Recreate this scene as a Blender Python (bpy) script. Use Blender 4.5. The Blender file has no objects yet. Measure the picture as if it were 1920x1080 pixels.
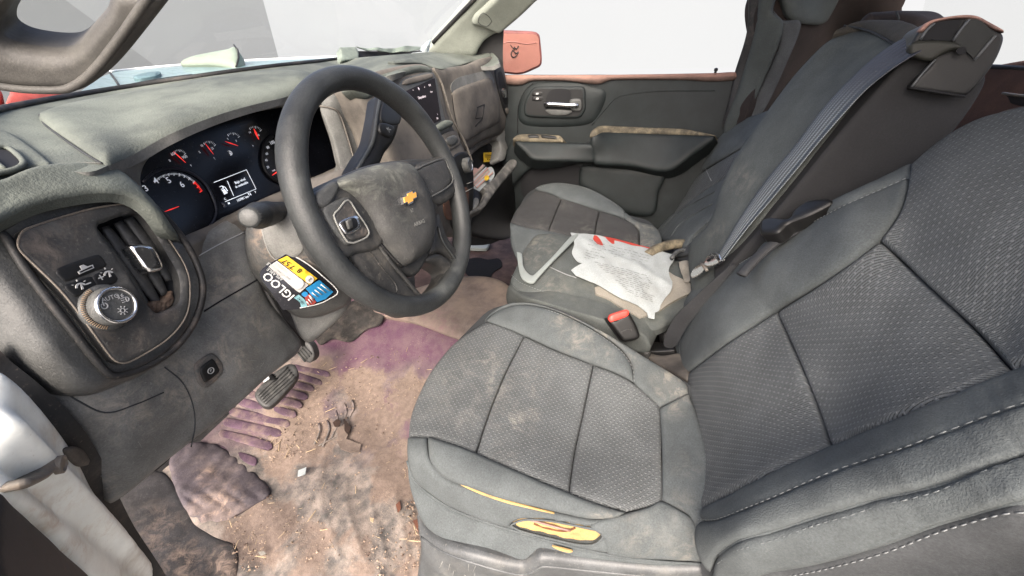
import bpy, bmesh, math, random
import numpy as np
from mathutils import Vector, Matrix
from mathutils.geometry import delaunay_2d_cdt
random.seed(7); rng = np.random.RandomState(7)
S = bpy.context.scene; COL = S.collection
# ---------------------------------------------------------------- camera, world, sun, exposure
FPX, PIT, YAW, EYE = 780.0, math.radians(33), math.radians(18.5), 1.0      # photo focal in pixels; eye 1 m above cab floor
Fv = np.array([math.cos(PIT)*math.cos(YAW), math.cos(PIT)*math.sin(YAW), -math.sin(PIT)])
Rv = np.array([math.sin(YAW), -math.cos(YAW), 0.0]); Uv = np.cross(Rv, Fv)
cam = bpy.data.objects.new('camera', bpy.data.cameras.new('camera')); COL.objects.link(cam); S.camera = cam
cam.data.sensor_width = 36; cam.data.lens = FPX/1920*36; cam.data.clip_start = 0.02; cam.data.clip_end = 300
M4 = Matrix(((Rv[0], Uv[0], -Fv[0], 0), (Rv[1], Uv[1], -Fv[1], 0), (Rv[2], Uv[2], -Fv[2], EYE), (0, 0, 0, 1)))
cam.matrix_world = M4
W = bpy.data.worlds.new('World'); S.world = W; W.use_nodes = True
nt = W.node_tree; sky = nt.nodes.new('ShaderNodeTexSky'); sky.sky_type = 'NISHITA'; sky.sun_disc = False
SUN_EL, SUN_AZ = math.radians(42), math.radians(-93)                       # azimuth from +Y towards +X
sky.sun_elevation = SUN_EL; sky.sun_rotation = SUN_AZ; sky.air_density = 0.5; sky.dust_density = 5.0; sky.ozone_density = 0.0
nt.links.new(sky.outputs[0], nt.nodes['Background'].inputs[0]); nt.nodes['Background'].inputs[1].default_value = 0.15
sl = bpy.data.lights.new('sun', 'SUN'); sl.energy = 1.1; sl.angle = math.radians(45); sl.color = (1, .96, .9)
so = bpy.data.objects.new('sun', sl); COL.objects.link(so)
sd = Vector((math.sin(SUN_AZ)*math.cos(SUN_EL), math.cos(SUN_AZ)*math.cos(SUN_EL), math.sin(SUN_EL)))
so.rotation_euler = sd.to_track_quat('Z', 'Y').to_euler()
S.view_settings.view_transform = 'Standard'; S.view_settings.look = 'None'; EXPO = 2.28; S.view_settings.exposure = EXPO
S.cycles.max_bounces = 8; S.cycles.diffuse_bounces = 4; S.cycles.transparent_max_bounces = 12
S.cycles.use_denoising = True; S.cycles.caustics_reflective = False; S.cycles.caustics_refractive = False

# ---------------------------------------------------------------- tools
def D(uv):
    uv = np.atleast_2d(np.asarray(uv, float))
    return FPX*Fv + (uv[:, :1]-960)*Rv + (540-uv[:, 1:2])*Uv
AX = {'x': 0, 'y': 1, 'z': 2}
class Field:
    """a real surface given by measured points (a sight line and one true coordinate), smooth in between"""
    def __init__(s, anchors=None, plane=None, lift=0.0):
        s.lift = lift; s.plane = plane
        if plane: return
        uv = np.array([(a[0], a[1]) for a in anchors], float); d = D(uv)
        t = np.array([a[3]/d[i, AX[a[2]]] for i, a in enumerate(anchors)]); w = 1/t
        s.c = uv/1000; n = len(uv); K = s.k(s.c, s.c)
        if n <= 3 or np.linalg.matrix_rank(np.c_[np.ones(n), s.c]) < 3:
            s.a = np.zeros(n); s.b = np.linalg.lstsq(np.c_[np.ones(n), s.c], w, rcond=None)[0]; return
        P = np.c_[np.ones(n), s.c]; A = np.zeros((n+3, n+3)); A[:n, :n] = K+np.eye(n)*2e-4; A[:n, n:] = P; A[n:, :n] = P.T
        x = np.linalg.solve(A, np.r_[w, 0, 0, 0]); s.a = x[:n]; s.b = x[n:]
    @staticmethod
    def k(a, b):
        r2 = ((a[:, None]-b[None])**2).sum(2); return .5*r2*np.log(r2+1e-12)
    def P0(s, uv):
        uv = np.atleast_2d(np.asarray(uv, float)); d = D(uv)
        if s.plane:
            p, n = np.array(s.plane[0], float), np.array(s.plane[1], float); t = (p@n)/(d@n)
        else:
            q = uv/1000; t = 1/(s.k(q, s.c)@s.a+np.c_[np.ones(len(q)), q]@s.b)
        return d*t[:, None]
    def N(s, uv):
        uv = np.atleast_2d(np.asarray(uv, float)); e = 3.0
        a = s.P0(uv+[e, 0])-s.P0(uv-[e, 0]); b = s.P0(uv+[0, e])-s.P0(uv-[0, e])
        n = np.cross(b, a); n /= np.linalg.norm(n, axis=1, keepdims=True)+1e-12
        flip = (n*D(uv)).sum(1) > 0; n[flip] *= -1
        return n
    def P(s, uv, lift=0.0):
        """world points"""
        L = s.lift+lift; p = s.P0(uv)
        if L: p = p+L*s.N(uv)
        return p+[0, 0, EYE]
    def up(s, l):
        f = Field.__new__(Field); f.__dict__.update(s.__dict__); f.lift = s.lift+l; return f
def link(name, me, mat, parent=None):
    o = bpy.data.objects.new(name, me); COL.objects.link(o)
    if mat:
        for m in (mat if isinstance(mat, (list, tuple)) else [mat]): me.materials.append(m)
    if parent: put(o, parent)
    return o
def loc_of(o): return o.location if o.type == 'EMPTY' else Vector((0, 0, 0))     # parts keep world coordinates in their meshes
def put(o, parent):
    o.parent = parent; o.matrix_parent_inverse = Matrix.Translation(-loc_of(parent))
def tag(o, label=None, cat=None, group=None, kind=None):
    if label: o['label'] = label
    if cat: o['category'] = cat
    if group: o['group'] = group
    if kind: o['kind'] = kind
    return o
def thing(name, loc, label, cat, group=None):
    o = bpy.data.objects.new(name, None); COL.objects.link(o); o.location = (loc[0], loc[1], loc[2]+EYE); o.empty_display_size = .05
    return tag(o, label, cat, group)
def mesh(name, V, Fc, mat, parent=None, smooth=True, uv=None, dirt=None):
    me = bpy.data.meshes.new(name); me.from_pydata([tuple(map(float, v)) for v in V], [], [tuple(map(int, f)) for f in Fc])
    if smooth: me.polygons.foreach_set('use_smooth', [True]*len(me.polygons))
    if uv is not None:
        l = me.uv_layers.new(name='UVMap'); idx = np.zeros(len(me.loops), int); me.loops.foreach_get('vertex_index', idx)
        l.data.foreach_set('uv', np.asarray(uv, float)[idx].ravel())
    if dirt is not None:
        a = me.attributes.new('dirt', 'FLOAT', 'POINT'); a.data.foreach_set('value', np.asarray(dirt, float))
    me.update(); return link(name, me, mat, parent)
def curve(pts, closed=True, step=8):
    """catmull-rom through pixel points; a third element marks a hard corner"""
    P = [np.array(p[:2], float) for p in pts]; C = [len(p) > 2 for p in pts]; n = len(P); out = []
    for i in range(n if closed else n-1):
        p1, p2 = P[i], P[(i+1) % n]
        p0 = P[i-1] if (closed or i > 0) and not C[i] else 2*p1-p2
        p3 = P[(i+2) % n] if (closed or i+2 < n) and not C[(i+1) % n] else 2*p2-p1
        k = max(1, int(round(np.linalg.norm(p2-p1)/step)))
        for j in range(k):
            t = j/k
            # centripetal-like damping keeps the curve close to its points
            m1 = (p2-p0)*.5; m2 = (p3-p1)*.5; L = np.linalg.norm(p2-p1)+1e-9
            for m in (m1, m2):
                l = np.linalg.norm(m)
                if l > 1.1*L: m *= 1.1*L/l
            out.append((2*t**3-3*t*t+1)*p1+(t**3-2*t*t+t)*m1+(-2*t**3+3*t*t)*p2+(t**3-t*t)*m2)
    if not closed: out.append(P[-1])
    return np.array(out)
def inside(pt, poly):
    x, y = pt[:, 0], pt[:, 1]; r = np.zeros(len(pt), bool); q = np.roll(poly, -1, 0)
    for (x1, y1), (x2, y2) in zip(poly, q):
        c = (y1 > y) != (y2 > y)
        if y1 != y2: r ^= c & (x < (x2-x1)*(y-y1)/(y2-y1)+x1)
    return r
def bdist(pt, poly):
    q = np.roll(poly, -1, 0); best = np.full(len(pt), 1e9)
    for a, b in zip(poly, q):
        ab = b-a; l = ab@ab+1e-12; t = np.clip(((pt-a)@ab)/l, 0, 1); d = np.linalg.norm(pt-(a+t[:, None]*ab), axis=1); best = np.minimum(best, d)
    return best
def wrinkle(v):
    x, y = v[:, 0], v[:, 1]
    return .0005*np.sin(x*.045+2*np.sin(y*.017))*np.cos(y*.038-x*.012)+.0002*np.sin(x*.11-y*.09+1.5*np.sin(x*.03))
UVF = {'xy': lambda p: p[:, [1, 0]], 'xz': lambda p: np.c_[p[:, 0], p[:, 2]*1.1], 'yz': lambda p: p[:, [1, 2]]}
def panel(name, poly, F, mat, parent=None, step=9, puff=0.0, edge=14, skirt=0.012, lift=0.0, holes=(), uv=None, dirt=None, disp=None, raw=False, smat=None):
    """closed-edged sheet of real thickness whose outline is given as sight lines on the surface F"""
    B = np.array([p[:2] for p in poly], float) if raw else curve(poly, True, step)
    H = [curve(h, True, step) for h in holes]
    bmin, bmax = B.min(0), B.max(0)
    gx, gy = np.meshgrid(np.arange(bmin[0], bmax[0], step), np.arange(bmin[1], bmax[1], step*.87))
    gx = gx+(np.arange(gx.shape[0]) % 2)[:, None]*step*.5; G = np.c_[gx.ravel(), gy.ravel()]
    G = G[inside(G, B)] if len(G) else G.reshape(0, 2)
    if len(G): G = G[bdist(G, B) > (step*.6 if not puff else max(step*.6, min(edge, step*1.2)))]
    R = []
    if puff:
        d1 = np.roll(B, -1, 0)-np.roll(B, 1, 0); nn = np.c_[-d1[:, 1], d1[:, 0]]; nn /= np.linalg.norm(nn, axis=1, keepdims=True)+1e-9
        area = np.sum(B[:, 0]*np.roll(B[:, 1], -1)-np.roll(B[:, 0], -1)*B[:, 1])
        if area < 0: nn = -nn
        for k in (.08, .3, .7):
            o = edge*k; q = B+nn*o; ok = inside(q, B); q = q[ok]
            if len(q): q = q[bdist(q, B) > o*.93]
            if len(q): R.append(q)
    pts = [B]+H+R+([G] if len(G) else [])
    for i, h in enumerate(H):
        pts = pts[:1+len(H)]+[g[~inside(g, h) & (bdist(g, h) > step*.4)] for g in pts[1+len(H):]]
    allp = np.concatenate(pts); cons = []; o0 = 0
    for loop in [B]+H:
        n = len(loop); cons += [(o0+i, o0+(i+1) % n) for i in range(n)]; o0 += n
    v, e, f, _, _, _ = delaunay_2d_cdt([Vector(p) for p in allp.tolist()], cons, [], 0, 1e-4)
    v = np.array([tuple(p) for p in v]); f = np.array([t for t in f if len(t) == 3])
    c = v[f].mean(1); keep = inside(c, B)
    for h in H: keep &= ~inside(c, h)
    f = f[keep]
    # orient towards viewer
    a = v[f]; cr = (a[:, 1, 0]-a[:, 0, 0])*(a[:, 2, 1]-a[:, 0, 1])-(a[:, 1, 1]-a[:, 0, 1])*(a[:, 2, 0]-a[:, 0, 0]); f[cr > 0] = f[cr > 0][:, ::-1]
    if disp is None and mat.name == 'grey_seat_cloth': disp = wrinkle
    N = F.N(v); h = np.full(len(v), float(lift+F.lift))
    if puff:
        db = bdist(v, B)
        for hh in H: db = np.minimum(db, bdist(v, hh))
        k = np.clip(db/edge, 0, 1); h = h+puff*np.sqrt(np.clip(1-(1-k)**2, 0, 1))
    if disp is not None: h = h+disp(v)
    P3 = F.P0(v)+[0, 0, EYE]+h[:, None]*N
    Vv = [P3]; Fc = f.tolist(); n0 = len(v); vuv = v
    if skirt:
        ed = {}
        for t in f:
            for i in range(3):
                k = (t[i], t[(i+1) % 3]); ed[k] = 1
        bd = [k for k in ed if (k[1], k[0]) not in ed]
        ids = sorted({i for k in bd for i in k}); mp = {i: j for j, i in enumerate(ids)}; ids = np.array(ids); m = len(ids)
        if m:
            Vv += [P3[ids], P3[ids]-N[ids]*skirt]; vuv = np.concatenate([v, v[ids], v[ids]])
            for a_, b_ in bd: Fc.append([n0+mp[b_], n0+mp[a_], n0+m+mp[a_], n0+m+mp[b_]])
    nf_top = len(f); Vv = np.concatenate(Vv)
    uvc = None
    if uv: uvc = UVF[uv](Vv-[0, 0, EYE]) if isinstance(uv, str) else uv(Vv, vuv)
    dv = None
    if dirt:
        dv = np.zeros(len(vuv))
        for (x, y, r, s_) in dirt:
            q = np.clip(1.3-np.linalg.norm(vuv-[x, y], axis=1)/r, 0, 1); dv = np.maximum(dv, s_*q) if s_ > 0 else dv+s_*q
    o = mesh(name, Vv, Fc, [mat, smat] if smat else mat, parent, True, uvc, dv)
    if smat: o.data.polygons.foreach_set('material_index', [0]*nf_top+[1]*(len(Fc)-nf_top))
    return o
def sweep(P, r, n=10, closed=False, flat=1.0, up=None, cap=True):
    P = np.asarray(P, float); m = len(P); r = np.broadcast_to(np.asarray(r, float), (m,))
    T = (np.roll(P, -1, 0)-np.roll(P, 1, 0)) if closed else np.gradient(P, axis=0); T /= np.linalg.norm(T, axis=1, keepdims=True)+1e-12
    u = np.array(up if up is not None else (0.1, 0.2, 1.0), float); V = []; Fc = []
    for i in range(m):
        a = np.cross(T[i], u); a /= np.linalg.norm(a)+1e-12; b = np.cross(a, T[i])
        if up is None: u = b
        for j in range(n):
            th = 2*math.pi*j/n; V.append(P[i]+r[i]*(math.cos(th)*a+flat*math.sin(th)*b))
    for i in range(m if closed else m-1):
        for j in range(n): q = (i+1) % m; Fc.append([i*n+j, i*n+(j+1) % n, q*n+(j+1) % n, q*n+j])
    if not closed and cap: Fc.append(list(range(n))[::-1]); Fc.append([(m-1)*n+j for j in range(n)])
    return V, Fc
def tube(name, P, r, mat, parent=None, **k):
    V, Fc = sweep(P, r, **k); return mesh(name, V, Fc, mat, parent)
def line(name, pts, F, r, mat, parent=None, lift=0.0, closed=False, step=8, n=6, flat=1.0):
    c = curve(pts, closed, step); return tube(name, F.P(c, lift), r, mat, parent, n=n, closed=closed, flat=flat)
def stitches(name, pts, F, mat, parent, L=.006, gap=.004, r=.0008, lift=.001):
    c = curve(pts, False, 4); P = F.P(c, lift); s = np.r_[0, np.cumsum(np.linalg.norm(np.diff(P, axis=0), axis=1))]; V = []; Fc = []; x = 0
    while x+L < s[-1]:
        q = np.array([[np.interp(x+L*k, s, P[:, i]) for i in range(3)] for k in (0, .5, 1)]); a, b = sweep(q, [r*.6, r, r*.6], n=5)
        Fc += [[i+len(V) for i in f] for f in b]; V += list(a); x += L+gap
    return mesh(name, V, Fc, mat, parent)
def box(name, c, size, mat, parent=None, rot=None, bevel=.003, seg=2):
    bm = bmesh.new(); bmesh.ops.create_cube(bm, size=1)
    for v in bm.verts: v.co = Vector((v.co.x*size[0], v.co.y*size[1], v.co.z*size[2]))
    if bevel: bmesh.ops.bevel(bm, geom=bm.edges[:], offset=min(bevel, min(size)*.45), segments=seg, affect='EDGES', profile=.6)
    R = rot if rot is not None else Matrix.Identity(3)
    for v in bm.verts: v.co = R@v.co+Vector((c[0], c[1], c[2]+EYE))
    me = bpy.data.meshes.new(name); bm.to_mesh(me); bm.free(); me.polygons.foreach_set('use_smooth', [True]*len(me.polygons))
    o = link(name, me, mat, parent)
    return o
def frame(F, uv, toward):
    """orthonormal frame on F at a sight line: x towards a second one, z out of the surface"""
    p = F.P([uv])[0]; q = F.P([toward])[0]; z = F.N([uv])[0]; x = q-p; x -= z*(x@z); x /= np.linalg.norm(x); y = np.cross(z, x)
    return p, np.array([x, y, z])
def lathe(name, p, fr, prof, mat, parent=None, n=32, sx=1.0, cap=True):
    """prof: (radius, height) pairs about the frame's z"""
    V = []; Fc = []
    for r, h in prof:
        for j in range(n):
            t = 2*math.pi*j/n; V.append(p+fr[0]*r*math.cos(t)*sx+fr[1]*r*math.sin(t)+fr[2]*h)
    for i in range(len(prof)-1):
        for j in range(n): Fc.append([i*n+j, i*n+(j+1) % n, (i+1)*n+(j+1) % n, (i+1)*n+j])
    if cap: Fc.append([(len(prof)-1)*n+j for j in range(n)])
    o = mesh(name, V, Fc, mat, parent)
    return o
def sharpen(o, a=35):
    m = o.modifiers.new('ws', 'EDGE_SPLIT'); m.split_angle = math.radians(a); return o
def text(name, s, F, uv, toward, h, mat, parent, lift=.0008, sq=1.0, align='CENTER', mirror=False):
    cu = bpy.data.curves.new('t', 'FONT'); cu.body = s; cu.size = 1; cu.align_x = align; cu.align_y = 'CENTER'; cu.extrude = .02; cu.resolution_u = 2; cu.offset = .012
    o = bpy.data.objects.new('t', cu); COL.objects.link(o); bpy.context.view_layer.update()
    me = bpy.data.meshes.new_from_object(o); bpy.data.objects.remove(o)
    p, fr = frame(F, uv, toward)
    for v in me.vertices:
        a, b, c = v.co; w = p+fr[0]*a*h*sq+fr[1]*b*h+fr[2]*(lift+c*h*.2); v.co = w
    me.name = name; return link(name, me, mat, parent)
def flat(name, pts2, p, fr, mat, parent, lift=.001, th=.001):
    """small flat shape in a local frame (metres), extruded"""
    n = len(pts2); V = [p+fr[0]*a+fr[1]*b+fr[2]*(lift) for a, b in pts2]+[p+fr[0]*a+fr[1]*b+fr[2]*(lift-th) for a, b in pts2]
    Fc = [list(range(n))]+[[i, n+i, n+(i+1) % n, (i+1) % n] for i in range(n)]
    return mesh(name, V, Fc, mat, parent, smooth=False)

# ---------------------------------------------------------------- materials
def lin(r, g, b):
    f = lambda c: c/255/12.92 if c <= 10 else ((c/255+.055)/1.055)**2.4
    return (f(r), f(g), f(b), 1)
class NT:
    def __init__(s, name):
        s.m = bpy.data.materials.new(name); s.m.use_nodes = True; s.t = s.m.node_tree; s.b = s.t.nodes['Principled BSDF']
    def n(s, typ, **k):
        x = s.t.nodes.new('ShaderNode'+typ)
        for a, v in k.items(): setattr(x, a, v)
        return x
    def l(s, a, b): s.t.links.new(a, b)
    def math(s, op, a, b=None, clamp=False):
        x = s.n('Math', operation=op, use_clamp=clamp)
        for i, v in enumerate((a, b)):
            if v is None: continue
            if isinstance(v, (int, float)): x.inputs[i].default_value = v
            else: s.l(v, x.inputs[i])
        return x.outputs[0]
    def noise(s, scale, detail=6, rough=.6, vec=None, dist=0):
        x = s.n('TexNoise'); x.inputs['Scale'].default_value = scale; x.inputs['Detail'].default_value = detail; x.inputs['Roughness'].default_value = rough; x.inputs['Distortion'].default_value = dist
        s.l(vec if vec is not None else s.co(), x.inputs['Vector']); return x.outputs['Fac']
    def co(s):
        if not hasattr(s, '_c'): s._c = s.n('TexCoord')
        return s._c.outputs['Object']
    def ramp(s, f, a, b):
        x = s.n('MapRange'); x.interpolation_type = 'SMOOTHSTEP'; x.inputs[1].default_value = a; x.inputs[2].default_value = b; s.l(f, x.inputs[0]); return x.outputs[0]
    def mix(s, f, a, b, mode='MIX'):
        x = s.n('Mix', data_type='RGBA', blend_type=mode)
        if isinstance(f, (int, float)): x.inputs[0].default_value = f
        else: s.l(f, x.inputs[0])
        for i, v in ((6, a), (7, b)):
            if isinstance(v, tuple): x.inputs[i].default_value = (*v[:3], 1)
            else: s.l(v, x.inputs[i])
        return x.outputs[2]
ALB = {'dash_plastic': 1.38, 'bezel_plastic': 1.05, 'woven_seat_cloth': 1.12, 'white_body_paint': 1.05, 'seat_side_plastic': .95, 'dirty_black_plastic': .95, 'grey_seat_cloth': .88, 'dusty_grey_cloth': .86, 'dark_seat_cloth': .95, 'dark_carpet': .95, 'door_trim_plastic': .85, 'belt_webbing': 1.0, 'chrome': 1, 'steering': 1, 'dash_top_vinyl': .72, 'white_paper': .84, 'cream_paper': .75, 'white_plastic_strip': .62, 'white_label': .7, 'salmon_mirror_reflection': .68, 'armrest_dusty_top': .6, 'door_top_pink_lit': .68, 'spoke_plastic': .9}      # albedo trims
def pm(name, base, rough=.6, dust=None, damt=.5, dscale=7, grain=(700, .15), metal=0, spec=.3, var=.25, up=True, speck=.25, dirtcol=None, weave=None, coat=0, twill=False, mott=.22):
    k = NT(name); b = k.b; q = ALB.get(name, .78)
    base = tuple(c*q for c in base[:3])+(1,); dust = tuple(c*q for c in dust[:3]) if dust else None; dirtcol = tuple(c*q for c in dirtcol) if dirtcol else None
    col = base
    if var:
        f = k.ramp(k.noise(23, 5), .3, .75)
        col = k.mix(f, tuple(c*(1-var) for c in base[:3])+(1,), tuple(min(1, c*(1+var)) for c in base[:3])+(1,))
    fine = k.noise(grain[0], 3, .6)
    if grain[1] >= .08 and mott: col = k.mix(1.0, col, k.mix(k.ramp(k.noise(420, 5, .75), .25, .75), (1-mott,)*3, (1+mott,)*3), 'MULTIPLY')
    hgt = fine
    if weave:
        uv = k.n('UVMap').outputs[0]; sp = k.n('SeparateXYZ'); k.l(uv, sp.inputs[0])
        U = k.math('DIVIDE', sp.outputs[0], weave[0]); Vv = k.math('DIVIDE', sp.outputs[1], weave[1])
        row = k.math('FLOOR', Vv); odd = k.math('MULTIPLY', k.math('PINGPONG', row, 1.0), .5)
        fu = k.math('SUBTRACT', k.math('FRACT', k.math('ADD', U, odd)), .5); fv = k.math('SUBTRACT', k.math('FRACT', Vv), .5)
        au = k.math('ABSOLUTE', fu); av = k.math('ABSOLUTE', fv)
        dot = k.ramp(k.math('ADD', k.math('POWER', k.math('MULTIPLY', au, 6.5), 1.2), k.math('POWER', k.math('MULTIPLY', av, 3.6), 1.2)), 1.4, .5)
        fr3 = k.math('ABSOLUTE', k.math('SUBTRACT', k.math('FRACT', k.math('MULTIPLY', Vv, 2.0)), .5))
        dash = k.math('MULTIPLY', k.ramp(fr3, .30, .42), k.ramp(k.math('ABSOLUTE', k.math('SUBTRACT', k.math('FRACT', k.math('ADD', k.math('MULTIPLY', U, 3.0), k.math('MULTIPLY', k.math('FLOOR', k.math('MULTIPLY', Vv, 2.0)), .37))), .5)), .48, .38))
        col = k.mix(k.math('MULTIPLY', dash, .85), col, tuple(c*.3 for c in base[:3])+(1,))
        col = k.mix(k.math('MULTIPLY', dot, weave[2]), col, weave[3])
        hgt = k.math('ADD', k.math('MULTIPLY', fine, .4), k.math('SUBTRACT', k.math('MULTIPLY', dot, .8), dash))
    if twill:
        uv = k.n('UVMap').outputs[0]; wv = k.n('TexWave'); wv.inputs['Scale'].default_value = 260; k.l(k.co(), wv.inputs[0])
        hgt = k.math('ADD', fine, k.math('MULTIPLY', wv.outputs['Fac'], .4))
    roughv = rough
    if dust:
        dust = dust if len(dust) == 4 else (*dust, 1)
        dn = k.noise(dscale, 9, .68); lo = .78-damt*.62
        f = k.ramp(dn, lo, lo+.3)
        if up:
            g = k.n('NewGeometry'); sp2 = k.n('SeparateXYZ'); k.l(g.outputs['Normal'], sp2.inputs[0])
            f = k.math('MULTIPLY', f, k.ramp(sp2.outputs[2], -.5, .9))
        if speck:
            f = k.math('MAXIMUM', f, k.math('MULTIPLY', k.ramp(k.noise(210, 4, .78), .595, .68), speck))
        at = k.n('Attribute', attribute_name='dirt'); dd = k.math('MULTIPLY', at.outputs['Fac'], k.ramp(k.noise(38, 10, .75, dist=.6), .42, .68))
        dd2 = k.math('MULTIPLY', k.ramp(at.outputs['Fac'], .2, 1.6), .8)
        dd = k.math('MAXIMUM', dd, k.math('MULTIPLY', dd2, k.noise(9, 6)))
        col = k.mix(k.math('MULTIPLY', f, .85), col, dust)
        col = k.mix(k.math('MINIMUM', dd, 1.0), col, dirtcol or dust)
        rr = k.math('ADD', k.math('MULTIPLY', k.math('MAXIMUM', f, dd), .9-rough), rough); k.l(rr, b.inputs['Roughness'])
    else: b.inputs['Roughness'].default_value = rough
    if isinstance(col, tuple): b.inputs['Base Color'].default_value = col
    else: k.l(col, b.inputs['Base Color'])
    b.inputs['Metallic'].default_value = metal; b.inputs['Specular IOR Level'].default_value = spec
    if coat: b.inputs['Coat Weight'].default_value = coat
    if grain[1]:
        bp = k.n('Bump'); bp.inputs['Strength'].default_value = grain[1]; bp.inputs['Distance'].default_value = .001 if not weave else .0016
        k.l(hgt, bp.inputs['Height']); k.l(bp.outputs[0], b.inputs['Normal'])
    return k.m
def emit(name, col, s):
    k = NT(name); k.b.inputs['Base Color'].default_value = (*col[:3], 1); k.b.inputs['Roughness'].default_value = .4
    k.b.inputs['Emission Color'].default_value = (*col[:3], 1); k.b.inputs['Emission Strength'].default_value = s/2**EXPO; return k.m
DG = (.36, .37, .31)      # grey-green road dust
DT = (.40, .30, .22)      # tan dust
DR = (.36, .19, .15)      # pink light from the passenger side, mixed as a dust colour
m_top = pm('dash_top_vinyl', (.068, .076, .066), .75, (.16, .176, .150), .7, 5, (300, 1.0), var=.12, speck=.15, mott=.14)
m_dash = pm('dash_plastic', (.078, .078, .073), .62, (.128, .127, .121), .5, 11, (420, .6), speck=.6, dirtcol=(.33, .28, .22))
m_dash_tan = pm('dash_plastic_tan_dust', (.050, .045, .040), .65, (.155, .138, .118), .75, 7, (500, .25), speck=.4, up=False)
m_bezel = pm('bezel_plastic', (.050, .051, .049), .5, (.100, .099, .094), .42, 14, (420, .5), speck=.6, dirtcol=(.35, .25, .18))
m_black = pm('black_plastic', (.007, .007, .007), .5, (.045, .042, .038), .15, 10, (600, .08), speck=.25)
m_dirtyblack = pm('dirty_black_plastic', (.030, .030, .029), .5, (.098, .095, .087), .45, 30, (420, .3), speck=.9, dirtcol=(.19, .155, .125), up=False)
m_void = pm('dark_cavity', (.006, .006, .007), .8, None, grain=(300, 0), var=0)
m_lens = pm('instrument_lens', (.006, .0065, .009), .22, (.06, .06, .06), .2, 14, (500, 0), speck=.1, up=False)
m_wheel = pm('wheel_rubber', (.026, .028, .028), .5, (.10, .107, .10), .45, 8, (380, .5), speck=.1)
m_pad = pm('airbag_vinyl', (.046, .046, .044), .6, (.11, .106, .094), .45, 12, (420, .5), speck=.7, up=False, dirtcol=(.19, .20, .168))
m_spoke = pm('spoke_plastic', (.030, .030, .029), .5, (.12, .112, .095), .45, 16, (420, .3), speck=.7, up=False, dirtcol=(.15, .135, .11))
m_chrome = pm('chrome', (.62, .62, .62), .22, (.3, .26, .2), .25, 30, (300, .03), metal=1, var=0, up=False)
m_gold = pm('gold_enamel', (.75, .38, .08), .4, (.5, .35, .2), .25, 60, (300, .03), metal=.2, var=.05)
m_fab = pm('grey_seat_cloth', (.066, .074, .075), .9, (.16, .162, .15), .33, 9, (620, .9), speck=.12, var=.12, dirtcol=(.21, .195, .165), spec=.25)
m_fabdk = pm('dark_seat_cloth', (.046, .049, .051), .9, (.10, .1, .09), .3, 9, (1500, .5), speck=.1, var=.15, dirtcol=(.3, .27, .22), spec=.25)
m_fabct = pm('dusty_grey_cloth', (.066, .073, .070), .9, (.14, .145, .125), .45, 5, (1500, .5), speck=.1, var=.12, dirtcol=(.3, .27, .22), spec=.25, up=False)
m_weave = pm('woven_seat_cloth', (.072, .077, .078), .95, (.19, .185, .17), .30, 8, (900, .7), speck=.1, var=.12, weave=(.0108, .0050, .45, (.19, .198, .198, 1)), dirtcol=(.21, .20, .175), spec=.2)
m_weave2 = pm('woven_seat_cloth_brown', (.058, .058, .058), .95, (.15, .13, .11), .35, 8, (2200, .6), speck=.2, var=.12, weave=(.0108, .0050, .35, (.09, .085, .08, 1)), dirtcol=(.21, .20, .175), spec=.2)
m_thread = pm('seat_thread', (.20, .21, .21), .8, None, grain=(300, 0), var=.1)
m_seam = pm('dark_seam_cloth', (.035, .038, .04), .95, None, grain=(900, .3), var=.1)  # one dark cloth colour for seams, joints and panel bases
m_foam = pm('yellow_foam', (.38, .25, .10), .95, (.22, .15, .08), .45, 60, (300, 1.0), var=.15, up=False)
m_shield = pm('seat_side_plastic', (.052, .055, .056), .38, (.17, .16, .14), .4, 10, (900, .1), speck=.5)
m_door = pm('door_trim_plastic', (.0085, .0118, .0120), .62, (.05, .05, .045), .25, 5, (900, .2), speck=.15)
m_doortop = pm('door_top_pink_lit', (.13, .085, .07), .7, (.38, .21, .16), .8, 6, (900, .2), speck=.15)  # pink light on the sill top put into the base and dust colours
m_armtop = pm('armrest_dusty_top', (.10, .085, .06), .8, (.32, .27, .18), .6, 30, (600, .3), speck=.5, up=False)
m_pillar = pm('pillar_trim', (.27, .29, .25), .7, (.40, .42, .36), .6, 5, (800, .2), var=.08, speck=.1)
m_pillardk = pm('dark_pillar_trim', (.045, .052, .050), .8, (.12, .12, .10), .4, 5, (1200, .4), var=.1)
m_brown = pm('brown_rear_trim', (.020, .0145, .0130), .9, (.05, .03, .024), .4, 5, (1200, .3), var=.2)
m_rear = pm('rear_wall_trim', (.10, .05, .033), .8, (.2, .10, .066), .5, 4, (900, .3), var=.2)  # brown-red holds pinkish light painted into the trim colour
m_white = pm('white_body_paint', (.72, .73, .67), .45, (.38, .32, .25), .5, 7, (200, .03), speck=.35, var=.06, coat=.05, up=False, dirtcol=(.42, .30, .2))
m_seal = pm('rubber_seal', (.014, .014, .014), .6, (.16, .13, .11), .45, 14, (500, .2), speck=.5, up=False)
m_rust = pm('dusty_rubber_plug', (.10, .085, .07), .8, (.2, .15, .1), .6, 20, (500, .3))
m_steel = pm('dull_steel', (.20, .185, .16), .6, (.28, .22, .165), .6, 40, (400, .3), metal=.4, up=False)
m_belt = pm('belt_webbing', (.13, .155, .17), .75, None, grain=(1600, .4), var=.15)
m_beltdk = pm('dark_belt_webbing', (.022, .023, .025), .7, (.1, .1, .1), .3, 20, (1600, .4), var=.15)
m_red = pm('red_button', (.62, .055, .04), .4, (.6, .3, .25), .25, 40, (300, .05), var=.1, up=False)
m_redneedle = emit('needle_red', (1, .04, .03), .75)
m_print = emit('dial_print', (.75, .78, .82), .26)
m_lcd = emit('lcd_print', (.85, .9, .95), .75)
m_lcdbg = pm('lcd_glass', (.008, .008, .011), .15, None, grain=(300, 0), var=0)
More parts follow.
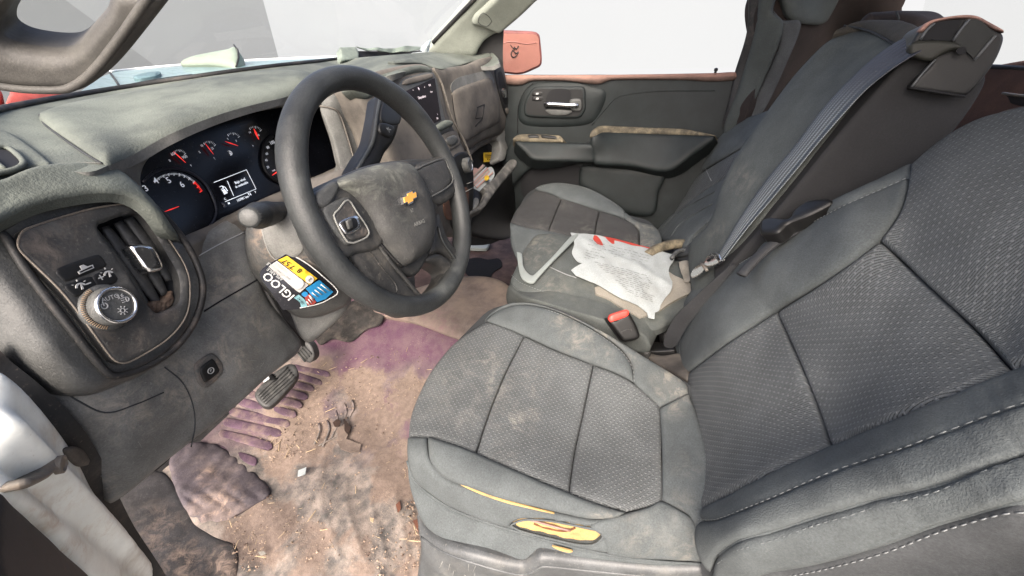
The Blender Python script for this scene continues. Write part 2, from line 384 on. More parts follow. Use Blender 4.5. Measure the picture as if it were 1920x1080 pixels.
m_screen = pm('touchscreen_glass', (.010, .007, .008), .6, spec=.15, dust=(.03, .024, .024), damt=.3, dscale=12, grain=(500, 0), up=False)
m_screentxt = emit('screen_print', (.7, .62, .64), .32)
m_mark = pm('white_print', (.34, .345, .34), .6, None, grain=(300, 0), var=.05)
m_markdim = pm('dim_print', (.19, .19, .175), .6, None, grain=(300, 0), var=.05)
m_yellow = pm('yellow_label', (.60, .38, .025), .5, None, grain=(300, 0), var=.04)
m_blue = pm('blue_label', (.02, .20, .42), .4, None, grain=(300, 0), var=.05)
m_teal = pm('pale_blue_label', (.17, .34, .37), .4, None, grain=(300, 0), var=.05)
m_labred = pm('red_label', (.36, .06, .05), .4, None, grain=(300, 0), var=.3)
m_labgrey = pm('grey_label', (.40, .38, .355), .5, None, grain=(300, 0), var=.05)
m_labblk = pm('black_label', (.013, .013, .016), .25, (.08, .08, .08), .3, 20, (300, 0), up=False)
m_labwht = pm('white_label', (.52, .52, .50), .5, None, grain=(300, 0), var=0)
m_labdot = pm('grey_badge', (.3, .31, .3), .5, None, grain=(300, 0), var=0)
m_paper = pm('white_paper', (.33, .355, .35), .85, (.27, .28, .265), .5, 9, (90, .15), var=.06, up=False)
m_paperc = pm('cream_paper', (.27, .25, .21), .85, (.22, .2, .16), .5, 9, (90, .15), var=.08, up=False)
m_pink = pm('pink_lit_paper', (.42, .26, .225), .85, None, grain=(90, .1), var=.12)  # paper with the pinkish light put into its colour
m_ink = pm('paper_ink', (.11, .12, .125), .8, None, grain=(300, 0), var=.1)
m_redpaper = pm('red_envelope', (.42, .045, .03), .7, (.5, .3, .2), .3, 30, (90, .1), var=.15, up=False)
m_strap = pm('white_plastic_strip', (.29, .32, .305), .5, (.26, .25, .22), .4, 20, (200, .05), var=.05)
m_carpet = pm('dark_carpet', (.022, .021, .022), .95, (.075, .068, .062), .55, 9, (700, .9), var=.4, speck=.5, dirtcol=(.3, .22, .17))
m_hood = pm('hood_teal_reflection', (.15, .24, .245), .35, (.24, .29, .28), .5, 12, (300, .05), var=.06, coat=.4, up=False)  # white hood with its teal reflection put into the colour
m_hoodw = pm('hood_edge_white', (.6, .62, .62), .4, None, grain=(300, 0), var=.03)
m_green = pm('pale_green_plastic', (.20, .24, .19), .6, None, grain=(300, 0), var=.06)
m_redcar = pm('faded_red_paint', (.36, .07, .055), .5, (.28, .2, .17), .4, 16, (300, .1), var=.2, up=False)
m_salmon = pm('salmon_mirror_reflection', (.32, .135, .105), .5, (.34, .18, .145), .4, 6, (300, .03), var=.05, up=False)  # reddish reflection in the mirror glass, painted as a flat colour
m_stain = pm('black_wet_stain', (.006, .005, .005), .7, None, grain=(90, .3), var=.2, spec=.1)
def glass(name, tint, dustamt, rough=.02):
    k = NT(name); t = k.t; out = t.nodes['Material Output']; tr = k.n('BsdfTransparent'); tr.inputs[0].default_value = tint
    gl = k.n('BsdfGlossy'); gl.inputs['Roughness'].default_value = rough; df = k.n('BsdfDiffuse'); df.inputs[0].default_value = (.6, .62, .58, 1)
    fr = k.n('Fresnel'); fr.inputs[0].default_value = 1.45; m1 = k.n('MixShader'); k.l(k.math('MULTIPLY', fr.outputs[0], .07), m1.inputs[0]); k.l(tr.outputs[0], m1.inputs[1]); k.l(gl.outputs[0], m1.inputs[2])
    m2 = k.n('MixShader'); f = k.math('MULTIPLY', k.ramp(k.noise(6, 8, .7), .35, .8), dustamt); k.l(f, m2.inputs[0]); k.l(m1.outputs[0], m2.inputs[1]); k.l(df.outputs[0], m2.inputs[2]); k.l(m2.outputs[0], out.inputs[0]); return k.m
m_glass = glass('window_glass', (.993, .997, .993, 1), .005); m_windshield = glass('windshield_glass', (.99, .995, .99, 1), .008)
def flatemit(name, c):
    k = NT(name); k.b.inputs['Base Color'].default_value = (0, 0, 0, 1); k.b.inputs['Roughness'].default_value = 1; k.b.inputs['Specular IOR Level'].default_value = 0
    k.b.inputs['Emission Color'].default_value = lin(*c); k.b.inputs['Emission Strength'].default_value = 1/2**EXPO; return k.m
# ---------------------------------------------------------------- setting: ground, glowing backdrop walls added outside, cab shell
mg = pm('pale_concrete_ground', (.30, .29, .27), .9, (.35, .3, .24), .4, 2, (60, .3))
g = mesh('ground', [(-30, -30, -.72), (30, -30, -.72), (30, 30, -.72), (-30, 30, -.72)], [(0, 1, 2, 3)], mg); tag(g, kind='structure')
backw = flatemit('glowing_white_backdrop', (247, 246, 246)); backg = flatemit('glowing_grey_backdrop', (199, 198, 198)); backd = flatemit('glowing_darker_backdrop', (178, 177, 177)); backr = flatemit('glowing_pale_backdrop', (203, 203, 203))
ZB, ZT = -.7, 3.4
def wall(name, x0, y0, x1, y1, m): return tag(mesh(name, [(x0, y0, ZB), (x1, y1, ZB), (x1, y1, ZT), (x0, y0, ZT)], [(0, 1, 2, 3)], m, smooth=False), kind='structure')
wall('glowing_backdrop', -6, 10, 10, 10, backw); wall('glowing_backdrop', 10, 10, 10, -10, backw); wall('glowing_backdrop', 10, -10, -6, -10, backw)  # added glowing walls for the blank outside, no sky; they also light the cab
def sheet(pts, axis, val, m):
    V = []
    for u, v in pts:
        d = D((u, v))[0]; V.append(d*val/d[AX[axis]]+[0, 0, EYE])
    tag(mesh('glowing_backdrop', V, [list(range(len(V)))], m, smooth=False), kind='structure')
sheet([(565, -20), (655, 128), (500, 260), (-60, 330), (-60, -20)], 'y', 9.9, backg)
sheet([(95, -20), (150, 20), (300, 130), (120, 300), (-60, 330), (-60, -20)], 'y', 9.85, backd)
sheet([(1800, -20), (1780, 0), (1700, 60), (1700, 320), (2300, 420), (2300, -20)], 'y', -9.9, backr)
# cab shell
m_shell = pm('headliner_cloth', (.30, .30, .28), .9, None, grain=(900, .3))
r_ = box('roof', (.93, -.26, .39), (1.56, .80, .05), m_shell, bevel=.02); tag(r_, kind='structure')
b_ = box('floor', (.92, .25, -1.06), (1.60, 1.9, .05), m_carpet, bevel=0); tag(b_, kind='structure')
b_ = box('firewall', (.92, 1.16, -.66), (1.50, .05, .9), m_carpet, bevel=.01); tag(b_, kind='structure')
# ---------------------------------------------------------------- floor covering
FL = Field([(600, 900, 'z', -1.0), (700, 1050, 'z', -1.0), (400, 1040, 'z', -1.0), (650, 750, 'z', -.985), (500, 740, 'z', -.955), (430, 820, 'z', -.98), (380, 900, 'z', -.965), (250, 1000, 'z', -.95),
            (640, 640, 'z', -.93), (600, 610, 'y', 1.0), (700, 620, 'z', -.91), (850, 620, 'z', -.87), (950, 570, 'z', -.86), (790, 700, 'z', -.95), (800, 850, 'z', -1.0), (880, 540, 'z', -.87)])
FP = Field([(870, 470, 'z', -.95), (950, 470, 'z', -.95), (900, 540, 'z', -.93), (880, 440, 'z', -.94)])
def matfloor():
    k = NT('dusty_purple_mat'); b = k.b; c = k.co()
    pur = k.mix(k.ramp(k.noise(14, 7, .7), .35, .7), (.085, .040, .066, 1), (.125, .082, .088, 1))
    grey = k.mix(k.ramp(k.noise(20, 8, .7), .35, .7), (.07, .065, .06, 1), (.23, .19, .16, 1))
    sx = k.n('SeparateXYZ'); k.l(c, sx.inputs[0]); base = k.mix(k.ramp(k.math('ADD', k.math('MULTIPLY', k.noise(3.3, 3, .5), .5), k.math('MULTIPLY', sx.outputs[0], .45)), .47, .6), grey, pur)
    sand = k.mix(k.ramp(k.noise(60, 6, .75), .35, .7), (.130, .097, .077, 1), (.190, .144, .116, 1))
    at = k.n('Attribute', attribute_name='dirt').outputs['Fac']
    f = k.ramp(k.math('ADD', at, k.math('MULTIPLY', k.math('SUBTRACT', k.noise(11, 9, .72, dist=.4), .5), 1.5)), .32, .55)
    # the scatter of straw and grit
    vor = k.n('TexVoronoi'); vor.inputs['Scale'].default_value = 240; k.l(c, vor.inputs['Vector'])
    sp = k.math('MULTIPLY', k.ramp(vor.outputs['Distance'], .25, .12), k.ramp(k.noise(12, 4), .5, .62))
    col = k.mix(f, base, sand); col = k.mix(k.math('MULTIPLY', sp, .4), col, (.42, .33, .24, 1)); col = k.mix(k.math('MULTIPLY', k.ramp(k.noise(95, 5, .7), .6, .7), .45), col, (.13, .085, .06, 1))
    k.l(col, b.inputs['Base Color']); b.inputs['Roughness'].default_value = .9; b.inputs['Specular IOR Level'].default_value = .25
    bp = k.n('Bump'); bp.inputs['Strength'].default_value = .7; bp.inputs['Distance'].default_value = .004
    k.l(k.math('ADD', k.math('MULTIPLY', k.noise(120, 6, .75), .5), k.noise(22, 6, .6)), bp.inputs['Height']); k.l(bp.outputs[0], b.inputs['Normal']); return k.m
m_mat = matfloor()
arcs = [[(640+55*i-8, 760+14*i+40), (610+52*i, 850+8*i), (600+48*i, 930), (640+42*i, 1050)] for i in range(4)]
arcp = [curve(a, False, 6) for a in arcs]
def matdisp(v):
    h = .004*np.sin(v[:, 0]*.021+v[:, 1]*.013)+.003*np.sin(v[:, 0]*.05-v[:, 1]*.031)
    for a in arcp:
        d = np.min(np.linalg.norm(v[:, None]-a[None], axis=2), axis=1); h = h+.0040*np.exp(-(d/6.)**2)
    return h
mp_ = thing('floor_mat', (.62, .75, -1.0), 'large dusty purple floor mat caked in tan dirt below the steering wheel', 'floor mat')
matdirt = [(560, 800, 120, .75), (600, 720, 60, .8), (680, 730, 70, .85), (780, 740, 90, .7), (540, 850, 80, .8), (480, 990, 100, .75), (740, 880, 110, .75), (700, 820, 80, .8), (620, 1040, 120, .6), (800, 1000, 60, .7), (760, 1060, 60, .6), (610, 620, 30, .5), (860, 600, 60, .6), (640, 770, 45, -.3), (690, 880, 60, -.28), (600, 930, 45, -.22), (650, 960, 50, -.3), (560, 880, 28, -.3), (725, 970, 30, -.25), (740, 1050, 40, -.3), (700, 650, 70, -.3), (800, 660, 60, -.35), (500, 770, 70, -.2), (450, 950, 30, -.25), (630, 1050, 40, -.25)]
panel('sheet', [(296, 897), (345, 855), (420, 790), (480, 720), (560, 650), (600, 590), (680, 560), (780, 590), (870, 640), (900, 720), (860, 860), (870, 1000), (860, 1110), (560, 1110), (415, 1110), (439, 1033), (397, 1006), (362, 983), (330, 932)],
      FL, m_mat, mp_, step=6, skirt=.012, dirt=matdirt, disp=matdisp, lift=.006)
m_rib = pm('purple_mat_rib', (.078, .045, .066), .8, (.20, .148, .118), .55, 26, (300, .4), var=.3, speck=.8, up=False)
rb = [((408, 848), (478, 872)), ((416, 818), (508, 842)), ((425, 795), (525, 818)), ((437, 775), (540, 800)), ((455, 757), (552, 782)), ((475, 742), (563, 764)), ((500, 732), (573, 748)), ((520, 715), (585, 733)), ((532, 700), (600, 722)), ((553, 692), (615, 706))]
for i, (a, b) in enumerate(rb):
    a, b = np.array(a, float), np.array(b, float); t = (b-a)/np.linalg.norm(b-a); n = np.array([-t[1], t[0]]); w = 11.5-.5*i
    panel('rib', [tuple(a-n*w*.8), tuple((a+b)/2-n*w), tuple(b-n*w*.9), tuple(b+t*5), tuple(b+n*w*.5), tuple((a+b)/2+n*w*.6), tuple(a+n*w*.7), tuple(a-t*6)], FL, m_rib, mp_, step=5, puff=.0025, edge=6, lift=.010)
for q in ([(590, 835), (600, 810), (598, 795)], [(605, 840), (618, 808), (614, 790)], [(622, 822), (634, 796), (630, 772)], [(640, 800), (650, 776), (646, 758)], [(655, 785), (664, 766), (660, 752)], [(598, 838), (640, 815), (668, 800)]):
    line('embossed_mark', q, FL, .0030, m_mat, mp_, lift=.0055, flat=.4)
m_rest = pm('footrest_rubber', (.060, .050, .056), .75, (.17, .135, .125), .5, 18, (200, .9), var=.4, speck=.5, up=False, dirtcol=(.36, .26, .2))
panel('footrest', [(318, 870), (350, 838), (400, 838), (452, 868), (508, 922), (478, 950), (420, 980), (372, 985), (338, 940)], FL, m_rest, mp_, step=4, puff=.008, edge=16, lift=.008,
      disp=lambda v: .0035*np.abs(np.sin(v[:, 0]*.07+np.sin(v[:, 1]*.05)*2.2))*np.cos(v[:, 1]*.06)+.0015*np.sin(v[:, 0]*.21+v[:, 1]*.17), dirt=[(410, 960, 50, .8), (390, 900, 22, .7)])
kp = panel('carpet', [(190, 920), (296, 885), (345, 935), (375, 983), (405, 1006), (447, 1033), (425, 1110), (270, 1110)], FL, m_carpet, step=8, puff=.008, edge=20, lift=.004, dirt=[(430, 1065, 40, .8), (300, 1010, 60, .25), (350, 1060, 50, .35)])
tag(kp, 'worn dark carpet strip beside the door sill, left of the floor mat', 'carpet')
m_tun = pm('tunnel_covering', (.15, .118, .10), .85, (.24, .185, .145), .6, 6, (260, .5), var=.25, up=False, dirtcol=(.18, .10, .11))
tn = panel('tunnel_cover', [(700, 590), (745, 560), (868, 525), (955, 543), (985, 640), (900, 650), (850, 636), (780, 610)], FL, m_tun, step=8, puff=.012, edge=12, lift=.014, dirt=[(730, 600, 50, .9), (820, 625, 40, .8)])
tag(tn, 'tan dusty panel over the transmission tunnel between the seats and dashboard', 'floor panel')
m_pcar = pm('passenger_carpet', (.055, .034, .032), .9, (.12, .078, .068), .5, 12, (300, .8), var=.35, up=False)  # reddish tone has pink light from the window side painted in
pc = panel('carpet', [(820, 440), (860, 425), (960, 440), (985, 480), (970, 560), (860, 545), (790, 560), (780, 500)], FP, m_pcar, step=8, skirt=.01); tag(pc, 'reddish brown passenger carpet with pink light painted in, seen between dashboard and centre seat', 'carpet')
st = panel('wet_stain', [(872, 490), (895, 484), (915, 488), (935, 486), (942, 500), (925, 512), (918, 524), (897, 529), (880, 520), (870, 505)], FP, m_stain, step=5, lift=.004, skirt=.003); tag(st, 'black wet oily stain on the pink-lit passenger carpet', 'stain')
ps = panel('plastic_strip', [(868, 456), (915, 458), (918, 462), (912, 473), (870, 470)], FP, m_strap, step=4, lift=.02, puff=.004, edge=5); tag(ps, 'short pale plastic strip lying on the passenger carpet', 'strip')
dkp = panel('grime_patch', [(585, 610), (620, 585), (690, 565), (722, 585), (716, 612), (690, 622), (660, 645), (625, 640), (600, 650)], FL, pm('grimy_carpet', (.030, .028, .026), .95, (.12, .10, .085), .55, 24, (300, .9), var=.4, speck=.6, up=False), step=5, lift=.016, skirt=.003, puff=.004, edge=8)
tag(dkp, 'dark grimy carpet patch beyond the pedals under the steering column', 'carpet')
# debris
def inmat(n, blobs):
    out = []
    while len(out) < n:
        x, y, r = blobs[rng.randint(len(blobs))]; a = rng.rand()*6.3; q = r*math.sqrt(rng.rand()); out.append((x+q*math.cos(a), y+q*math.sin(a)*.9))
    return np.array(out)
bl = [(560, 800, 60), (640, 720, 60), (700, 720, 60), (470, 960, 60), (520, 840, 40), (640, 860, 110), (790, 960, 35), (790, 880, 35), (740, 1040, 60), (470, 1040, 40), (600, 1000, 70), (800, 1010, 25), (770, 700, 60)]
def scatter(name, n, size, mats, label, cat, shape):
    q = inmat(n, bl); P = FL.P(q, .012); V = []; Fc = []; mi = []
    for p in P:
        s = size*(.5+rng.rand()**2*1.6); a = rng.rand()*6.3; sx, sy, sz = (s, s*.75, s*.6) if shape == 'pebble' else (s*4.5, s*.35, s*.3)
        c, d = math.cos(a), math.sin(a); k = len(V); h = rng.rand(8)*.35+.8
        for i, (x, y, z) in enumerate([(-1, -1, 0), (1, -1, 0), (1, 1, 0), (-1, 1, 0), (-.6, -.5, 1), (.6, -.6, 1), (.5, .6, 1), (-.6, .5, 1)]):
            x, y, z = x*sx*h[i], y*sy*h[i], z*sz*h[i]; V.append((p[0]+x*c-y*d, p[1]+x*d+y*c, p[2]+z-.0015))
        Fc += [[k+j for j in f] for f in ((4, 5, 6, 7), (0, 1, 5, 4), (1, 2, 6, 5), (2, 3, 7, 6), (3, 0, 4, 7))]
    o = mesh(name, V, Fc, mats, smooth=False); tag(o, label, cat, kind='stuff'); return o
m_peb = pm('grit', (.30, .22, .16), .9, None, grain=(300, .1), var=.5); m_pebd = pm('dark_grit', (.12, .08, .06), .9, None, grain=(300, .1), var=.5); m_straw = pm('straw', (.48, .36, .22), .9, None, grain=(300, .1), var=.3)
scatter('gravel', 1500, .0013, m_peb, 'pale grit strewn over the dirty floor mat', 'grit', 'pebble')
scatter('gravel', 300, .0015, m_pebd, 'dark crumbs strewn over the dirty floor mat', 'grit', 'pebble')
scatter('straw', 90, .0016, m_straw, 'bits of dry straw on the dirty floor mat', 'straw', 'straw')
def chip(name, pts, m, label, cat, F=FL, lift=.02, **k): return tag(panel(name, pts, F, m, step=4, lift=lift, skirt=.003, raw=True, **k), label, cat, {'leaf': 'dead leaves on the floor mat', 'paper scrap': 'scraps on the floor mat', 'mud flake': 'cracked mud flakes'}.get(cat))
chip('paper_scrap', [(563, 890), (578, 884), (576, 897), (562, 901)], m_paper, 'small white diamond shaped paper scrap in the middle of the floor mat', 'paper scrap')
chip('paper_scrap', [(489, 1042), (500, 1040), (505, 1045), (494, 1048)], m_paperc, 'tiny cream scrap near the front corner of the floor mat', 'paper scrap')
chip('paper_scrap', [(696, 979), (704, 981), (702, 988), (697, 985)], m_straw, 'tiny yellow scrap on the right part of the mat', 'paper scrap')
m_leaf = pm('dead_leaf', (.035, .020, .014), .8, None, grain=(200, .3), var=.4)
chip('dry_leaf', [(626, 800), (634, 793), (642, 797), (639, 806), (630, 808)], m_leaf, 'small dark dead leaf left of a pair on the mat', 'leaf')
chip('dry_leaf', [(646, 792), (652, 797), (660, 812), (655, 822), (648, 815), (648, 803)], m_leaf, 'larger dark dead leaf lying on the broken grey flake', 'leaf')
m_flake = pm('grey_flake', (.17, .13, .105), .9, (.22, .165, .13), .5, 20, (200, .5), var=.3, up=False)
chip('mud_flake', [(634, 812), (647, 802), (655, 820), (650, 832), (636, 830)], m_flake, 'small cracked mud flake just under the dead leaves', 'mud flake', lift=.017)
chip('mud_flake', [(634, 835), (652, 830), (679, 840), (676, 852), (658, 855), (640, 848)], m_flake, 'wide cracked mud flake below the smaller one on the mat', 'mud flake', lift=.017)
chip('dry_leaf', [(744, 955), (752, 948), (754, 962), (748, 970)], pm('rust_leaf', (.12, .05, .03), .8, None), 'rusty red leaf fragment on the mat near the seat', 'leaf')
chip('dry_leaf', [(776, 985), (790, 980), (795, 1000), (786, 1005)], bpy.data.materials['rust_leaf'], 'rusty leaf fragment beside the seat base', 'leaf')
# pedals
FPD = Field([(490, 740, 'z', -.86), (545, 690, 'z', -.84), (515, 760, 'z', -.88), (550, 715, 'z', -.86)])
def pedal(label, pts, F, ribs, cat='pedal', name='brake_pedal'):
    o = thing(name, F.P0([pts[0]])[0], label, cat); panel('pad', pts, F, m_dirtyblack, o, step=5, puff=.005, edge=7, skirt=.02)
    for a, b in ribs: line('tread_bar', [a, ((a[0]+b[0])/2, (a[1]+b[1])/2), b], F, .0032, m_dirtyblack, o, lift=.006)
    return o
pe = pedal('wide ribbed black brake pedal under the dashboard edge', [(478, 738), (505, 708), (535, 685), (552, 684), (559, 702), (545, 725), (508, 762), (490, 760)], FPD,
      [((484+i*3.2, 742+i*4.2), (540+i*3.6, 690+i*4.6)) for i in range(5)])
arm = FPD.P([(520, 715)])[0]; tube('pedal_arm', [arm, arm+[0, .06, .04], arm+[.01, .12, .22], arm+[.01, .13, .42]], .009, m_black, pe)
tag(chip('sticker', [(493, 715), (505, 708), (507, 713), (496, 720)], m_labwht, None, None, F=FPD, lift=.012)); bpy.data.objects['sticker'].parent = None
put(bpy.data.objects['sticker'], pe)
FPA = Field([(560, 650, 'z', -.82), (590, 670, 'z', -.84), (575, 640, 'z', -.80), (580, 680, 'z', -.86)])
pa_ = pedal('narrow ribbed accelerator pedal to the right of the brake pedal', [(557, 655), (572, 640), (584, 648), (590, 668), (582, 680), (572, 676)], FPA,
      [((560+i*4.2, 656-i*3.6+3), (575+i*4, 677-i*4.5)) for i in range(4)], name='accelerator_pedal')
arm = FPA.P([(572, 648)])[0]; tube('pedal_arm', [arm, arm+[0, .05, .08], arm+[.01, .1, .25], arm+[.01, .12, .4]], .008, m_black, pa_)
# ---------------------------------------------------------------- body side at lower left
FW = Field([(0, 740, 'y', .50), (0, 960, 'y', .47), (260, 1080, 'y', .66)])
bp_ = thing('door_pillar', (.12, .6, -.8), 'white painted hinge pillar with dirt runs at the lower left', 'body pillar')
panel('painted_metal', [(-40, 700), (0, 715), (60, 775), (118, 850), (170, 945), (216, 1005), (285, 1110), (150, 1110), (89, 1033), (39, 990), (-40, 935)], FW, m_white, bp_, step=9, puff=.014, edge=26, skirt=.03, disp=lambda v: .010*np.exp(-((v[:, 1]-.92*v[:, 0]-835)/26)**2)-.006*np.exp(-((v[:, 1]-.75*v[:, 0]-900)/20)**2),
      dirt=[(90, 930, 40, .5), (30, 950, 30, .8), (60, 980, 30, .8), (150, 1000, 30, .5), (110, 1040, 30, .7), (60, 830, 20, .3), (130, 900, 25, .5)])
panel('plug', [(80, 850), (92, 844), (112, 850), (128, 872), (124, 880), (106, 880), (88, 866)], FW, m_rust, bp_, step=5, puff=.004, edge=8, lift=.016)
# line('paint_crease', [(62, 868), (95, 900), (125, 930), (150, 965), (172, 1000)], FW, .0018, m_white, bp_, lift=.019)
for i in range(0):
    p = FW.P([(152+i*7, 991+i*3)], .021)[0]; box('dirt_chip', p-[0, 0, EYE], (.004, .003, .0015), m_rust, bp_, bevel=.0006)
FWD = Field([(0, 1000, 'y', .42), (120, 1080, 'y', .48), (0, 1070, 'y', .38)])
rk = panel('rocker_panel', [(-40, 930), (0, 958), (39, 990), (89, 1033), (160, 1110), (-40, 1110)], FWD, m_seal, step=10, puff=.01, edge=18, skirt=.04); tag(rk, 'dark rubber clad body edge in the bottom left corner', 'body panel')
line('highlight_bead', [(39, 994), (89, 1036), (140, 1085)], FW, .003, m_shield, rk, lift=.004)
dc = thing('door_check_strap', (.08, .5, -.4), 'steel door check arm with round pin at the left edge', 'door check')
panel('arm', [(-30, 912), (0, 905), (26, 886), (34, 872), (54, 868), (64, 882), (54, 895), (34, 900), (14, 914), (-30, 932)], FW.up(.020), m_steel, dc, step=5, puff=.006, edge=8, skirt=.012)
p, fr = frame(FW.up(.027), (40, 885), (58, 885)); sharpen(lathe('pin', p, fr, [(.0085, -.004), (.0085, .001), (.0065, .0015), (.0055, 0), (.002, 0)], m_steel, dc, n=20))
FS = Field([(0, 715, 'y', .580), (200, 945, 'y', .60), (290, 1080, 'y', .66)])
se = panel('door_seal', [(-40, 660), (0, 693), (40, 724), (78, 757), (136, 816), (182, 889), (208, 942), (238, 998), (310, 1110), (262, 1110), (216, 1008), (169, 948), (126, 870), (76, 804), (30, 762), (-40, 705)], FS.up(.01), m_seal, step=6, puff=.010, edge=12, skirt=.02)
tag(se, 'black rubber door seal running down between dashboard end and white pillar', 'door seal')
line('lip', [(-40, 655), (0, 690), (78, 756), (136, 815), (182, 888), (206, 938)], FS.up(.018), .004, m_seal, se)
# ---------------------------------------------------------------- dashboard
DTOP = Field([(0, 208, 'z', -.11), (320, 153, 'z', -.108), (640, 110, 'z', -.108), (800, 98, 'z', -.10), (930, 98, 'x', 1.62), (0, 330, 'y', .62), (190, 305, 'y', .615), (250, 288, 'y', .637), (330, 240, 'y', .652), (450, 196, 'y', .668), (560, 174, 'y', .676), (400, 150, 'z', -.104), (560, 135, 'z', -.103), (560, 150, 'y', .70), (620, 172, 'y', .64),
              (740, 125, 'y', .60), (840, 130, 'y', .63), (920, 112, 'y', .62), (-40, 250, 'y', .75), (100, 320, 'y', .61)])
da = thing('dashboard', (.92, .7, -.3), 'dusty grey pickup truck dashboard running from the driver side vent to the glove boxes', 'dashboard')
panel('upper_pad', [(-60, 226), (0, 208), (160, 178), (320, 153), (480, 130), (640, 111), (720, 104), (800, 98), (880, 94), (925, 100), (936, 118), (925, 124), (850, 126), (760, 134), (650, 165), (600, 172), (555, 176), (450, 202), (380, 225), (310, 254), (250, 288), (205, 309), (170, 322), (110, 322), (-60, 350)],
      DTOP, m_top, da, step=9, skirt=.012, smat=m_dash)
panel('cluster_hood', [(75, 218), (140, 195), (300, 165), (440, 140), (530, 133), (578, 138), (600, 158), (590, 178), (555, 178), (520, 186), (450, 203), (380, 226), (310, 256), (250, 290), (205, 310), (188, 306), (150, 280), (90, 240)],
      DTOP, m_top, da, step=7, puff=.012, edge=30, skirt=.012, lift=.0, smat=m_dash)
line('pad_seam', [(75, 217), (85, 235), (120, 262), (160, 290), (190, 308)], DTOP, .0016, m_seam, da, lift=.001)
panel('end_pad', [(-60, 250), (0, 248), (48, 272), (100, 316), (60, 318), (0, 330), (-60, 350)], DTOP, m_top, da, step=8, puff=.004, edge=8, lift=.002, skirt=.006)
SV = Field([(0, 310, 'y', .625), (50, 320, 'y', .60), (20, 350, 'y', .60)])
vt = panel('demister_vent', [(-30, 296), (15, 296), (30, 304), (46, 320), (30, 330), (-30, 340)], DTOP, m_void, da, step=5, lift=.0085, skirt=.004)
line('vent_rim', [(-30, 292), (14, 292), (34, 302), (52, 322), (30, 336), (-30, 346)], DTOP, .003, m_top, da, lift=.009)
line('vent_bar', [(-20, 312), (8, 330), (16, 336)], DTOP, .0025, m_top, da, lift=.010)
# recess behind the hood
CLW = Field([(265, 330, 'y', .70), (530, 190, 'y', .735), (350, 440, 'y', .665), (530, 375, 'y', .675)])
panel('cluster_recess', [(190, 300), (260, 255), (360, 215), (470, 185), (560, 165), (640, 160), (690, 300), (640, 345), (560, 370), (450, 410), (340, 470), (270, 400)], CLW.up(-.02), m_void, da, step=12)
BZ = Field([(205, 312, 'y', .615), (260, 275, 'y', .66), (345, 452, 'y', .62), (270, 370, 'y', .66), (300, 245, 'y', .68), (240, 330, 'y', .64), (520, 185, 'y', .70)])
panel('cluster_surround', [(188, 305), (205, 312), (250, 292), (310, 258), (380, 228), (450, 205), (540, 188), (540, 198), (470, 212), (400, 232), (350, 248), (300, 275), (268, 305), (258, 335), (268, 365), (300, 410), (345, 455), (320, 440), (280, 390), (240, 345)],
      BZ, m_dash, da, step=6, puff=.006, edge=8, skirt=.03)
# instrument cluster
ic = panel('instrument_cluster', [(262, 335), (270, 305), (300, 275), (350, 248), (420, 226), (500, 205), (560, 190), (620, 185), (640, 300), (600, 335), (530, 365), (490, 385), (420, 412), (350, 452), (300, 410), (270, 370)], CLW, m_lens, da, step=8, skirt=.02)
line('dial_rim', [(268, 342), (285, 325), (315, 316), (350, 322), (380, 342), (398, 372), (404, 400), (392, 425), (372, 440)], CLW, .0022, pm('dial_rim_blue_black', (.012, .014, .022), .35, None, var=0), ic, lift=.002)
line('dial_rim', [(508, 256), (495, 268), (490, 290), (493, 315), (508, 335), (530, 345)], CLW, .0035, m_black, ic, lift=.004)
def ticks(name, c, rx, ry, a0, a1, n, mat, L=.14, ang=0, w=.0004):
    V = []; Fc = []
    for i in range(n):
        a = math.radians(a0+(a1-a0)*i/(n-1)); big = (i % 4 == 0); l = L*(1.6 if big else 1)
        q = [np.array([c[0]+rx*k*math.cos(a), c[1]-ry*k*math.sin(a)]) for k in (1, 1-l)]
        P = CLW.P(np.array(q), .002); s, f = sweep(P, w*(1.6 if big else 1), n=4); Fc += [[j+len(V) for j in g] for g in f]; V += list(s)
    return mesh(name, V, Fc, mat, ic, smooth=False)
ticks('scale_marks', (325, 395), 62, 70, 128, 52, 33, m_print, .045)
ticks('redline_marks', (325, 395), 62, 70, 50, 32, 9, m_redneedle, .05, w=.00045)
for s_, q in (('3', (272, 354)), ('4', (291, 340)), ('5', (315, 339)), ('6', (340, 347))): text('numeral', s_, CLW, q, (q[0]+20, q[1]-8), .0125, m_print, ic, .002)
def needle(a, b, w=.0016):
    P = CLW.P(np.array([a, b], float), .006); V, Fc = sweep([P[0], P[0]*.6+P[1]*.4, P[1]], [w*.35, w*1.25, w*.6], n=6, flat=.4); return mesh('needle', V, Fc, m_redneedle, ic)
needle((304, 399), (331, 389)); needle((321, 286), (344, 307)); needle((380, 270), (396, 291)); needle((418, 267), (442, 275)); needle((472, 243), (481, 263)); needle((505, 331), (524, 318))
for c_, n_ in (((334, 300), 8), ((390, 284), 8), ((435, 268), 8), ((476, 256), 8)): ticks('scale_marks', c_, 17, 19, 125, 40, 9, m_print, .14, w=.0003)
for s_, q, h in (('600', (324, 289), .006), ('900', (345, 295), .006), ('0', (317, 302), .005), ('F', (357, 311), .004), ('10', (377, 274), .005), ('S', (373, 286), .005), ('25', (397, 279), .005), ('!', (401, 298), .006), ('E', (426, 261), .004), ('F', (442, 265), .005), ('14', (467, 249), .005), ('18', (483, 254), .005),
              ('9', (473, 274), .004), ('100', (509, 268), .0085), ('80', (501, 277), .007), ('60', (499, 289), .006), ('40', (498, 301), .006), ('20', (501, 314), .006), ('km/h', (512, 320), .004)):
    text('numeral', s_, CLW, q, (q[0]+20, q[1]-8), h, m_print, ic, .002)
